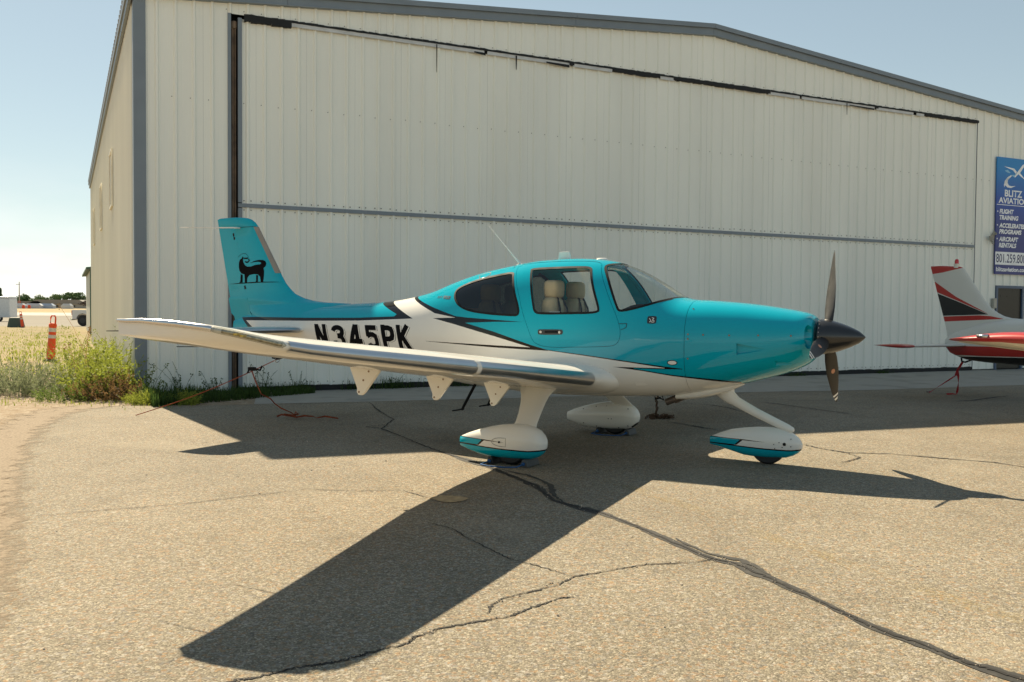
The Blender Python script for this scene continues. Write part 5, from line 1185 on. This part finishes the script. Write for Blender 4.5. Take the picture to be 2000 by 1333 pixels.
for s_ in (-1, 1):
    b = MB(); rg = []
    for l in (.05, .6, 1.2, 1.52): rg.append([(.30-x*.78, s_*l, .955+z*.78*.8) for x, z in airfoil(.09, 12, 0.)])
    b.loft(rg); sb_ = b.build('stabilator', M_W2, A2, True, 50)
    b = MB(); rg = []
    for l, sc in ((1.522, 1.03), (1.60, 1.0), (1.68, .86), (1.72, .55), (1.735, .15)): rg.append([(.30-.02*(1-sc)-x*.82*(.55+.45*sc), s_*l, .955+z*.80*sc) for x, z in airfoil(.095, 12, 0.)])
    b.loft(rg); b.build('stabilator_tip', M_RED, sb_, True, 60)
    b = MB(); rg = []
    for l, sc, zz in ((.45, 1., .86), (1.5, 1., .95), (3.0, 1., 1.06), (4.3, 1., 1.165)): rg.append([(4.72-x*1.55, s_*l, zz-.02+z*1.5) for x, z in airfoil(.15, 16, .02)])
    b.loft(rg); w2 = b.build('wing', paint('ivory_wing_paint', (.62, .56, .44), [], .5, .3), A2, True, 50)
    b = MB(); rg = []
    for l, sc, dz in ((4.302, 1.012, .0), (4.42, 1.0, .008), (4.54, .9, .022), (4.62, .68, .038), (4.66, .40, .048), (4.675, .12, .052)):
        rg.append([(4.72-.04*(1-sc)-x*1.56*(.72+.28*sc), s_*l, 1.147+dz+.012+z*1.5*sc) for x, z in airfoil(.15, 16, .02)])
    b.loft(rg); tp = b.build('wing_tip', M_TIP2, w2, True, 60)
    b = MB(); b.tube([(3.85, s_*4.655, 1.245), (3.70, s_*4.66, 1.245)], [.026, .02], 10); b.build('navigation_light', M_STEEL, w2, True)
    for l in (1.2, 2.2):
        b = MB(); b.prism([(3.35, .80+.07*l), (3.62, .80+.07*l), (3.30, .62+.07*l), (3.22, .64+.07*l)], s_*l-.015, s_*l+.015); b.build('flap_hinge_bracket', M_W2, w2)
    b = MB(); b.tube([(4.1, s_*1.5, .92), (4.1, s_*1.5, .45), (4.1, s_*1.5, .2)], [.05, .04, .03], 10); b.build('gear_leg', M_W2, A2, True)
    b = MB(); b.lathe([(-.07, .1), (-.06, .19), (.06, .19), (.07, .1)], 20, 'y', (4.1, s_*1.55, .19)); b.build('main_wheel', M_TIRE, A2, True, 40)
b = MB(); b.tube([(6.0, 0, .70), (6.0, 0, .2)], .04, 10); b.build('nose_gear_leg', M_W2, A2, True); b = MB(); b.lathe([(-.06, .1), (-.05, .17), (.05, .17), (.06, .1)], 20, 'y', (6.0, 0, .17)); b.build('nose_wheel', M_TIRE, A2, True, 40)
b = MB(); b.lathe([(6.62, .15), (6.75, .13), (6.88, .07), (6.92, .01)], 20, 'x', (0, 0, 1.1)); b.build('spinner', M_W2, A2, True)
for s_ in (-1, 1):
    b = MB(); rg = []
    for r_, c, t in ((.1, .09, .03), (.4, .13, .02), (.7, .10, .012), (.9, .05, .008)): rg.append([(6.72+t*math.cos(q), c*math.sin(q)*.7, 1.1+s_*r_) for q in [2*math.pi*i/12 for i in range(12)]])
    b.loft(rg); b.build('propeller_blade', M_BLADE, A2, True, 60)
b = MB(); b.tube([(.12, 0, .715), (.13, 0, .655), (.20, 0, .64), (.33, 0, .69)], .016, 8); b.build('tie_down_ring', M_BLKM, A2, True)
rg2 = Vector(LW(.15, 0, .645, T2, H2)); a2 = Vector((8.116, 17.844, .01)); m2 = Vector((8.44, 17.43, .012))
s2 = empty('tie_down_strap', a2); tag(s2, 'red ratchet strap holding down the striped tail of the white aircraft', 'strap')
kn = rg2+Vector((-.07, .05, -.16)); kn2 = rg2.lerp(a2, .4)
strap_mesh([rg2, kn, kn+Vector((-.03, 0, -.1))], .045, 'upper_strap', M_STRAPR, s2, a2, [1.2, .6, 1.]); strap_mesh([kn+Vector((-.03, 0, -.1))]+[(kn+Vector((-.03, 0, -.1))).lerp(a2, t) for t in (.25, .5, .75, 1)], .03, 'taut_strap', M_STRAPR, s2, a2, [1., 1.3, .9, .4, .9])
strap_mesh([kn]+[kn.lerp(m2, t)+Vector((.03*math.sin(3*t), 0, 0)) for t in (.25, .5, .75, .9, 1)]+[m2+Vector((-.06, .02, .01)), m2+Vector((-.16, .05, .0))], .04, 'loose_strap', M_STRAPR, s2, a2, [.9, .5, 1.5, .5, .9, .2, .5, 1.])
b = MB(); b.tube([(-.05, 0, .012), (0, 0, .02), (.05, .02, .012)], .014, 6); b.build('ground_hook', M_STEEL, s2)
# ------------------------------------------------------------------ left background
M_ORANGE = pmat('orange_delineator', (.72, .075, .01), .5, var=.05, scale=5); M_REFL = pmat('silver_reflective_band', (.55, .53, .48), .4, var=.1, scale=30)
M_BASE = pmat('rubber_base', (.05, .06, .05), .8)
def delineator(loc, h, tilt, label):
    t = empty('delineator_post', loc); t.rotation_euler = (0, tilt, 0); tag(t, label, 'road marker', 'orange delineator posts')
    r0, r1 = .115*h/1.3, .095*h/1.3
    b = MB(); b.lathe([(.05*h, r0), (.50*h, r1*1.05), (.735*h, r1), (.76*h, r1*1.12), (.80*h, r1*1.12), (.83*h, r1*.75)], 18, 'z'); b.build('post', M_ORANGE, t, True, 40)
    for z0, z1 in ((.50, .575), (.64, .725)):
        b = MB(); b.lathe([(z0*h, r1*1.085), (z1*h, r1*1.06)], 18, 'z'); b.build('reflective_band', M_REFL, t, True, 40)
    b = MB(); w = r1*.72; b.tube([(-w, 0, .80*h), (-w, 0, .95*h), (-w*.6, 0, .99*h), (w*.6, 0, .99*h), (w, 0, .95*h), (w, 0, .80*h)], .022*h/1.3, 8); b.build('grab_loop', M_ORANGE, t, True)
    b = MB(); b.lathe([(0, .22), (.03, .22), (.06, .13), (.065, .12)], 8, 'z'); b.build('base', M_BASE, t)
delineator((-13.35, 26.6, 0), 1.33, .07, 'orange delineator post with two silver bands among the near weeds')
delineator((-39.9, 75.0, 0), 1.33, -.13, 'small leaning orange delineator post beside the green utility box')
b = MB(); b.loft([[(-.55, -.4, 0), (.55, -.4, 0), (.55, .4, 0), (-.55, .4, 0)], [(-.42, -.3, .75), (.42, -.3, .75), (.42, .3, .75), (-.42, .3, .75)], [(-.36, -.26, .80), (.36, -.26, .80), (.36, .26, .80), (-.36, .26, .80)]])
tag(b.build('utility_box', pmat('green_utility_paint', (.045, .075, .055), .5), None, loc=(-40.75, 75.6, 0), bevel=.03), 'dark green tapered utility box on the ground beside the far orange post', 'utility box')
# enclosed cargo trailer
M_TRW = pmat('white_trailer_skin', (.60, .62, .63), .4, var=.04, scale=1.5); M_TRD = pmat('trailer_dark_trim', (.04, .04, .04), .6)
tr = empty('cargo_trailer', (-61.0, 108.5, 0), .12); tag(tr, 'white enclosed cargo trailer cut by the left edge of the view', 'trailer')
b = MB(); b.box(-5.2, -.02, -1.15, 1.15, .48, 2.95); bo = b.build('trailer_body', M_TRW, tr, bevel=.10)
b = MB(); b.box(-2.1, -2.06, -1.166, -1.152, .55, 2.7); b.box(-3.7, -3.66, -1.166, -1.152, .55, 2.7); b.box(-5.2, .0, -1.17, -1.1505, .42, .56); b.build('trailer_trim', M_TRD, bo)
b = MB(); b.box(0, 2.1, -1.16, 1.16, 2.72, 2.95); b.box(0, 2.1, -1.12, 1.12, .50, 2.715); b.build('trailer_front', pmat('bright_trailer_front', (.68, .69, .69), .3, var=.05), tr, bevel=.06)
b = MB(); b.box(-1.75, -1.25, -1.175, -1.16, .75, 1.15); b.build('trailer_hatch', M_TRD, bo)
for x in (.9, -3.9, -4.6):
    b = MB(); b.lathe([(-.12, .2), (-.11, .38), (.11, .38), (.12, .2)], 20, 'y', (x, -.98, .38)); wv = b.build('wheel', M_TIRE, tr, True, 40)
    b = MB(); b.lathe([(-.125, .19), (-.11, .10)], 14, 'y', (x, -.98, .38)); b.build('rim', M_STEEL, wv)
# white pickup, tail showing past the hangar
M_TRK = paint('white_truck_paint', (.66, .66, .66), [], .8, .3)
tk = empty('pickup_truck', (-39.0, 84.0, 0), .0); tag(tk, 'white pickup truck tail with large black wheel past the hangar corner', 'truck')
side_p = [(-.70, .62), (-.74, 1.30), (-.70, 1.46), (.95, 1.46), (1.0, 1.95), (1.2, 2.02), (2.1, 1.98), (2.75, 1.42), (3.9, 1.30), (4.05, 1.05), (4.05, .6), (3.75, .6), (3.70, .90), (3.4, 1.08), (3.05, .92), (2.95, .58), (.75, .58)]+[(.23+.56*math.cos(q), .62+.52*math.sin(q)) for q in [math.pi*i/8 for i in range(9)]][0:9]
b = MB(); b.prism(side_p, -.95, .95); b.build('truck_body', M_TRK, tk, bevel=.03)
b = MB(); b.prism([(1.15, 1.50), (1.22, 1.90), (2.05, 1.87), (2.5, 1.48)], -.955, .955); b.build('cab_window', M_DGLASS, tk)
b = MB(); b.box(-.86, -.745, -.9, .9, .52, .70); b.build('rear_bumper', M_STEEL, tk, bevel=.03)
b = MB(); b.box(-.76, -.70, -.962, -.80, 1.0, 1.40); b.build('tail_light', pmat('red_tail_light', (.4, .03, .02), .3), tk)
for x in (.23, 3.38):
    for y in (-.80, .80):
        b = MB(); b.lathe([(-.15, .26), (-.14, .47), (-.08, .50), (.08, .50), (.14, .47), (.15, .26)], 24, 'y', (x, y, .50)); wv = b.build('wheel', M_TIRE, tk, True, 40)
        b = MB(); b.lathe([(-.152, .25), (-.13, .22), (-.12, .06), (-.15, .04)], 16, 'y', (x, y, .50)); b.build('rim', M_TRD, wv, True, 40)
# further hangar with green trim
M_GT = pmat('dark_green_trim', (.02, .07, .045), .5); M_BG = pmat('pale_green_siding', (.50, .49, .42), .6, var=.04)
g2 = empty('green_trim_shed', (-25.2, 55.0, 0), .453); tag(g2, 'pale metal shed with dark green trim just behind the hangar corner', 'shed')
b = MB(); b.box(0.05, 12, .05, 14, 0, 3.95); b.build('wall', M_BG, g2)
b = MB(); b.box(-.02, .20, -.02, .16, 0, 3.95); b.build('corner_trim', M_GT, g2)
b = MB(); b.prism([(-.22, 3.90), (-.22, 4.02), (6, 4.65), (12.2, 4.02), (12.2, 3.90), (6, 4.5)], -.2, 14.2); b.build('roof', M_GT, g2)
# far houses, tents and vehicles
def house(x, y, w, d, h, rh, wall, roof, label, nm='far_house'):
    z = far_z(y); x = x*y/600; t = empty(nm, (x, y, z)); tag(t, label, 'building', 'low houses beyond the field')
    b = MB(); b.box(-w/2, w/2, 0, d, -.5, h); b.build('wall', pmat('far_wall', wall, .8), t)
    b = MB(); b.prism([(-w/2-.8, h), (-w/2+w*.12, h+rh), (w/2-w*.12, h+rh), (w/2+.8, h)], -.8, d+.8); b.build('roof', pmat('far_roof', roof, .8), t)
    for k in range(3):
        b = MB(); xx = -w/2+w*(k+.6)/3.4; b.box(xx, xx+1.4, -.06, -.01, 1.0, 2.2); b.build('window', M_DGLASS, t)
house(-318, 640, 26, 12, 3.0, 1.9, (.5, .46, .38), (.25, .23, .20), 'low house with light roof next to the far pole')
house(-296, 640, 40, 12, 3.0, 3.0, (.45, .40, .33), (.27, .25, .22), 'wide grey-roofed low house in the middle of the far tree line')
house(-281, 645, 20, 12, 3.0, 2.6, (.5, .42, .33), (.20, .16, .13), 'brown-roofed low house close to the hangar corner')
def tent(x, y, w, col, label):
    z = far_z(y); x = x*y/600; t = empty('far_tent', (x, y, z)); tag(t, label, 'tent', 'tents and vehicles across the field')
    b = MB(); b.loft([[(-w/2, -2, 0), (w/2, -2, 0), (w/2, 2, 0), (-w/2, 2, 0)], [(-w/2, -2, 1.9), (w/2, -2, 1.9), (w/2, 2, 1.9), (-w/2, 2, 1.9)], [(-w*.32, -1.2, 3.2), (w*.32, -1.2, 3.2), (w*.32, 1.2, 3.2), (-w*.32, 1.2, 3.2)]]); b.build('canopy', pmat('tent_cloth', col, .7), t)
tent(-311.5, 575, 11, (.55, .56, .58), 'long pale tent right of the two orange barrels'); tent(-303, 578, 9, (.38, .45, .55), 'pale blue tent in the middle of the field edge')
tent(-290, 575, 6, (.6, .6, .58), 'small white tent below the dark round tree'); tent(-321, 570, 7, (.6, .61, .62), 'white tent near the foot of the far pole')
for x, lab in ((-314.8, 'right one of two orange barrels at the field edge'), (-318.6, 'orange barrel nearest the far pole')):
    b = MB(); z = far_z(560); b.lathe([(z, .9), (z+1.9, .8), (z+2.2, .5)], 14, 'z', (x*560/600, 560, 0)); tag(b.build('safety_barrel', M_ORANGE, None, True, 40), lab, 'barrel', 'orange barrels across the field')
# mast
pz = far_z(610); pt = empty('utility_pole', (-326.5, 610, pz)); tag(pt, 'thin pale utility pole with cross arm rising above the far trees', 'pole')
b = MB(); b.tube([(0, 0, 0), (0, 0, 17.5)], [.42, .25], 10); b.build('mast', pmat('weathered_pole', (.40, .36, .33), .8), pt)
b = MB(); b.box(-2.2, .4, -.15, .15, 15.6, 15.95); b.build('cross_arm', pmat('cross_arm_wood', (.40, .36, .33), .8), pt)
b = MB(); b.box(-.8, .8, -.3, .3, 2.0, 5.0); b.build('red_panel', pmat('faded_red_panel', (.40, .10, .08), .7), pt)
# trees
def leafmat(n, c):
    q = pmat(n, c, .7, var=.25, scale=.8, spec=.2); return q
M_LEAF = [leafmat('tree_leaf_mid', (.10, .16, .055)), leafmat('tree_leaf_dark', (.055, .10, .045)), leafmat('tree_leaf_pale', (.15, .205, .07)), leafmat('tree_leaf_purple', (.075, .05, .042))]
M_BARK = pmat('tree_bark', (.10, .075, .05), .9, var=.2)
def tree(x, y, h, w, mi, label, seed, conic=False):
    r = random.Random(seed); z = far_z(y); x = x*y/600; t = empty('tree', (x, y, z)); tag(t, label, 'tree', 'far tree line')
    b = MB(); b.tube([(0, 0, -.3), (0.1, 0, h*.35), (.2, 0, h*.7)], [h*.04, h*.03, h*.012], 7)
    for k in range(5):
        q = r.uniform(0, 6.28); b.tube([(0.1, 0, h*.3), (math.cos(q)*w*.25, math.sin(q)*w*.25, h*.6)], [h*.018, h*.006], 5)
    b.build('trunk', M_BARK, t)
    b = MB(); cl = []
    for k in range(16):
        if conic: zz = r.uniform(.12, .95); rad = w*.5*(1-zz)*.9+.1; cl.append((r.uniform(-.4, .4)*rad, r.uniform(-.4, .4)*rad, zz*h, rad*.7+.2, h*.10))
        else:
            q = r.uniform(0, 6.28); rr = r.uniform(.1, .36)*w; zz = r.uniform(.35, .86); cl.append((math.cos(q)*rr, math.sin(q)*rr, zz*h*(1-.25*rr/w), r.uniform(.14, .26)*w, r.uniform(.10, .17)*h))
    for (cx, cy, cz, rx, rz) in cl:
        for k in range(70):
            v = Vector((r.gauss(0, 1), r.gauss(0, 1), r.gauss(0, 1))).normalized()*r.uniform(.5, 1.05); p = Vector((cx+v.x*rx, cy+v.y*rx, cz+v.z*rz)); s_ = r.uniform(.25, .55)*h/9
            a = Vector((r.gauss(0, 1), r.gauss(0, 1), r.gauss(0, 1))).normalized()*s_; c = a.orthogonal().normalized()*s_*.7; b.add([p-a, p+c, p+a, p-c], [(0, 1, 2, 3)])
    b.build('crown', M_LEAF[mi], t, fix=False)
for i, a in enumerate([(-333.5, 620, 11.5, 4.5, 1, 'narrow dark conical tree behind the white trailer', True), (-321, 655, 9.5, 13, 0, 'green round tree beside the far pole', False), (-317, 660, 8.0, 8, 1, 'small dark tree between the pole and the wide house', False),
    (-309, 655, 8.5, 10, 2, 'pale green tree above the light-roofed house', False), (-302, 665, 8.0, 12, 0, 'medium green tree left of the tallest crown', False), (-295, 655, 9.5, 13, 2, 'pale green spreading tree behind the wide house', False), (-286.5, 650, 11.5, 15, 0, 'tallest broad green tree of the far tree line', False),
    (-281, 660, 9.0, 12, 1, 'dark green tree on the right flank of the tallest tree', False), (-277.5, 600, 4.6, 8.5, 3, 'low dark purple round tree in front of the brown-roofed house', False), (-272, 690, 7.5, 11, 2, 'pale tree next to the shed corner', False), (-262, 680, 8, 14, 0, 'green tree hidden mostly behind the shed', False)]):
    tree(a[0], a[1], a[2]*1.15, a[3]*1.15, a[4], a[5], 100+i, a[6])
# ------------------------------------------------------------------ weeds and grass
def vegmat(n, c, tr=.5):
    q, nt, b = new_mat(n); lk = nt.links.new; t = N(nt, 'ShaderNodeTexCoord'); nn = N(nt, 'ShaderNodeTexNoise', Scale=4., Detail=3.); lk(t.outputs['Object'], nn.inputs['Vector'])
    col = ramp(nt, nn.outputs['Fac'], [(.3, tuple(x*.65 for x in c)), (.7, tuple(min(1, x*1.3) for x in c))]); lk(col, b.inputs['Base Color']); b.inputs['Roughness'].default_value = .6; b.inputs['Specular IOR Level'].default_value = .25
    tl = N(nt, 'ShaderNodeBsdfTranslucent'); lk(col, tl.inputs['Color']); ms = N(nt, 'ShaderNodeMixShader'); ms.inputs[0].default_value = tr
    o = [k for k in nt.nodes if k.type == 'OUTPUT_MATERIAL'][0]; lk(b.outputs[0], ms.inputs[1]); lk(tl.outputs[0], ms.inputs[2]); lk(ms.outputs[0], o.inputs[0]); return q
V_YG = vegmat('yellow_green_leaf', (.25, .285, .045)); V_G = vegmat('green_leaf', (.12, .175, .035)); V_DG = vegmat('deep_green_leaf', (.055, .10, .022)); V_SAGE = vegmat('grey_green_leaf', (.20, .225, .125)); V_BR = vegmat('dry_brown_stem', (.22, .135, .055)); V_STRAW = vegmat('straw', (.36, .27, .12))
def weed(name, loc, n, rad, h, leaf, mats, wts, label, cat='weed', group=None, seed=0, spread=.35, lw=.35, per=14, seedhead=.3):
    r = random.Random(seed); b = MB()
    for k in range(n):
        q = r.uniform(0, 6.28); rr = rad*math.sqrt(r.random()); x, y = rr*math.cos(q), rr*math.sin(q); hh = h*r.uniform(.45, 1.0)*(1-.45*(rr/rad)**2); lx, ly = r.gauss(0, spread)*hh+.25*x, r.gauss(0, spread)*hh+.25*y
        P = [Vector((x+lx*t*t, y+ly*t*t, hh*t)) for t in (0, .25, .5, .75, 1)]; mi = r.choices(range(len(mats)), wts)[0]; b.m = mi if r.random() < .6 else len(mats)-1
        for p0, p1 in zip(P[:-1], P[1:]):
            s_ = .004; b.add([p0-Vector((s_, 0, 0)), p0+Vector((s_, 0, 0)), p1+Vector((s_*.7, 0, 0)), p1-Vector((s_*.7, 0, 0))], [(0, 1, 2, 3)])
        for j in range(per):
            t = r.uniform(.12, 1.0); i = min(3, int(t*4)); p = P[i].lerp(P[i+1], t*4-i); b.m = mi
            d = Vector((r.gauss(0, 1), r.gauss(0, 1), r.uniform(-.2, .9))).normalized(); L_ = leaf*r.uniform(.5, 1.25)*(1.15-.6*t); s_ = d.orthogonal().normalized(); s_.rotate(Matrix.Rotation(r.uniform(0, 6.28), 3, d)); s_ *= L_*lw
            dr = Vector((0, 0, -.18*L_)); b.add([p, p+d*L_*.45+s_, p+d*L_+dr, p+d*L_*.45-s_], [(0, 1, 2, 3)])
        if r.random() < seedhead:
            b.m = len(mats)-1
            for j in range(7):
                p = P[4]+Vector((r.gauss(0, .015), r.gauss(0, .015), r.uniform(-.09, .03))); s_ = .012; b.add([p, p+Vector((s_, 0, s_)), p+Vector((0, s_*.5, 2*s_)), p+Vector((-s_, 0, s_))], [(0, 1, 2, 3)])
    return tag(b.build(name, mats, None, loc=loc, fix=False), label, cat, group)
BG = 'weeds by the hangar corner'
weed('tall_weed', (-7.05, 16.0, -.01), 190, .62, 1.12, .085, [V_YG, V_G, V_BR], [6, 3, 1], 'tall bright yellow-green weed clump in the sun at the hangar corner', group=BG, seed=1)
weed('tall_weed', (-8.1, 18.4, -.01), 170, .85, 1.15, .09, [V_YG, V_G, V_BR], [6, 4, 1], 'leafy green weed clump right behind the near orange post', group=BG, seed=2)
weed('tall_weed', (-9.0, 21.5, -.01), 150, 1.1, 1.25, .10, [V_YG, V_G, V_STRAW], [5, 4, 2], 'green weeds along the foot of the hangar side wall', group=BG, seed=3)
weed('dry_weed', (-6.75, 15.45, -.01), 120, .5, .50, .06, [V_BR, V_YG, V_BR], [4, 4, 1], 'low browning weed clump in front of the tall yellow-green weeds', group=BG, seed=4, seedhead=.7)
weed('sage_bush', (-8.75, 16.5, -.01), 420, .85, .74, .06, [V_SAGE, V_SAGE, V_BR], [5, 2, 1], 'grey-green dusty bush in front of the near orange post', 'bush', BG, seed=5, spread=.5, lw=.16, per=18, seedhead=.1)
weed('sage_bush', (-7.35, 15.3, -.01), 130, .55, .36, .055, [V_G, V_SAGE, V_YG], [4, 3, 1], 'low soft green tuft between grey-green bush and browning weeds', 'bush', BG, seed=6, spread=.5, lw=.14, per=16, seedhead=.0)
weed('grass_tuft', (-5.85, 14.75, -.01), 190, .34, .27, .07, [V_YG, V_G, V_YG], [6, 2, 1], 'small bright green tuft at the foot of the hangar corner trim', 'weed', BG, seed=7, lw=.12, per=9, seedhead=.0)
weed('grass_tuft', (-5.15, 14.66, -.005), 70, .16, .30, .07, [V_YG, V_G, V_YG], [4, 4, 1], 'tiny upright sunlit tuft where the strap crosses the grass', 'weed', BG, seed=8, lw=.12, per=9, seedhead=.0)
weed('flower_stalk', (-6.0, 15.2, -.01), 22, .14, .62, .05, [V_G, V_STRAW, V_STRAW], [2, 2, 1], 'thin pale flowering stalks against the blue hangar corner trim', 'weed', BG, seed=9, seedhead=1.)
weed('curved_stalk', (-7.6, 16.6, -.01), 10, .35, 1.75, .035, [V_BR, V_BR, V_BR], [1, 1, 1], 'tall dry brown stalks standing above the weed clump', 'weed', BG, seed=10, per=9, seedhead=1., spread=.2)
def hang(u, v): c, s_ = math.cos(HTH), math.sin(HTH); return (HJ[0]+u*c-v*s_, HJ[1]+u*s_+v*c)
def grass(name, pts, n, h, mats, label, seed, wdt=.006, cat='grass'):
    r = random.Random(seed); b = MB()
    for k in range(n):
        x, y, s_ = pts(r); hh = h*r.uniform(.4, 1.1)*s_; q = r.uniform(0, 6.28); ln = r.uniform(.1, .55)*hh; dx, dy = math.cos(q)*ln, math.sin(q)*ln; w = wdt*r.uniform(.6, 1.4); px, py = -math.sin(q)*w, math.cos(q)*w
        b.m = r.choices(range(len(mats)), [5, 3, 1][:len(mats)])[0]
        b.add([(x-px, y-py, -.01), (x+px, y+py, -.01), (x+dx*.4+px*.8, y+dy*.4+py*.8, hh*.6), (x+dx*.4-px*.8, y+dy*.4-py*.8, hh*.6), (x+dx, y+dy, hh)], [(0, 1, 2, 3), (3, 2, 4)])
    return tag(b.build(name, mats, None, fix=False), label, cat, kind='stuff')
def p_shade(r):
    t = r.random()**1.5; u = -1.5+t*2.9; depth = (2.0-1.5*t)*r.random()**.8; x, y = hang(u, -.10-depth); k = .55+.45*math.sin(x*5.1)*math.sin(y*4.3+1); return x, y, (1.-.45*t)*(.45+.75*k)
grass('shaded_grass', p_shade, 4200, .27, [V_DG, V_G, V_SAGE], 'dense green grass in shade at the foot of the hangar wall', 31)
def p_sill(r):
    u = r.choice([2.3, 2.9, 3.3, 4.6, 5.3, 7.9, 10.6, 12.2, 13.4, 16.3, 1.3, .7])+r.gauss(0, .16); x, y = hang(u, -.05-abs(r.gauss(0, .06))); return x, y, r.uniform(.25, 1.) if u < 6 else .35
grass('sill_weeds', p_sill, 1300, .30, [V_DG, V_G], 'thin weeds growing along the bottom seal of the hangar door', 32, .004)
for i, (u, h_) in enumerate(((-.9, .75), (.55, .62), (1.15, .42), (2.55, .58), (3.05, .38), (4.8, .36), (-.35, .55))):
    x, y = hang(u, -.16); weed('thin_weed', (x, y, 0), 9, .12, h_, .05, [V_DG, V_G, V_SAGE], [3, 2, 1], ['tallest thin weed in the shaded grass left of the hangar door', 'thin weed at the left edge of the hangar door', 'short weed in front of the first door ribs', 'upright weed at the door sill behind the loose strap', 'low weed beside the upright sill weed', 'low weed at the door sill behind the first bracket', 'thin weed in shaded grass beside the door jamb'][i], 'weed', 'weeds at the hangar door', seed=60+i, lw=.16, per=16, seedhead=.5)
def p_field(r):
    y = 18+abs(r.gauss(0, 1))*26; y = min(y, 80); x = -y*.53+r.uniform(-.10, .13)*y-1.0; 
    if x > -7.5-.48*(y-16): x = -7.6-.48*(y-16)-r.random()*2
    k = math.sin(x*.75+1.3)*math.sin(y*.41+x*.2)
    if k < 0: x -= 1.1*k; y += 1.3*k
    return x, y, r.uniform(.4, 1.2)
grass('field_grass', p_field, 4200, .13, [V_YG, V_STRAW, V_SAGE], 'patchy green and straw coloured grass on the left verge', 33, .014)
def p_edge(r):
    x, y = r.choice([(-6.6, 14.9), (-7.4, 15.0), (-8.4, 15.2), (-6.9, 14.6), (-7.9, 14.6), (-5.6, 14.35)]); return x+r.gauss(0, .35), y+r.gauss(0, .28), r.uniform(.2, 1.)
grass('edge_grass', p_edge, 420, .09, [V_YG, V_G, V_STRAW], 'short grass at the corner of the asphalt', 34, .005)
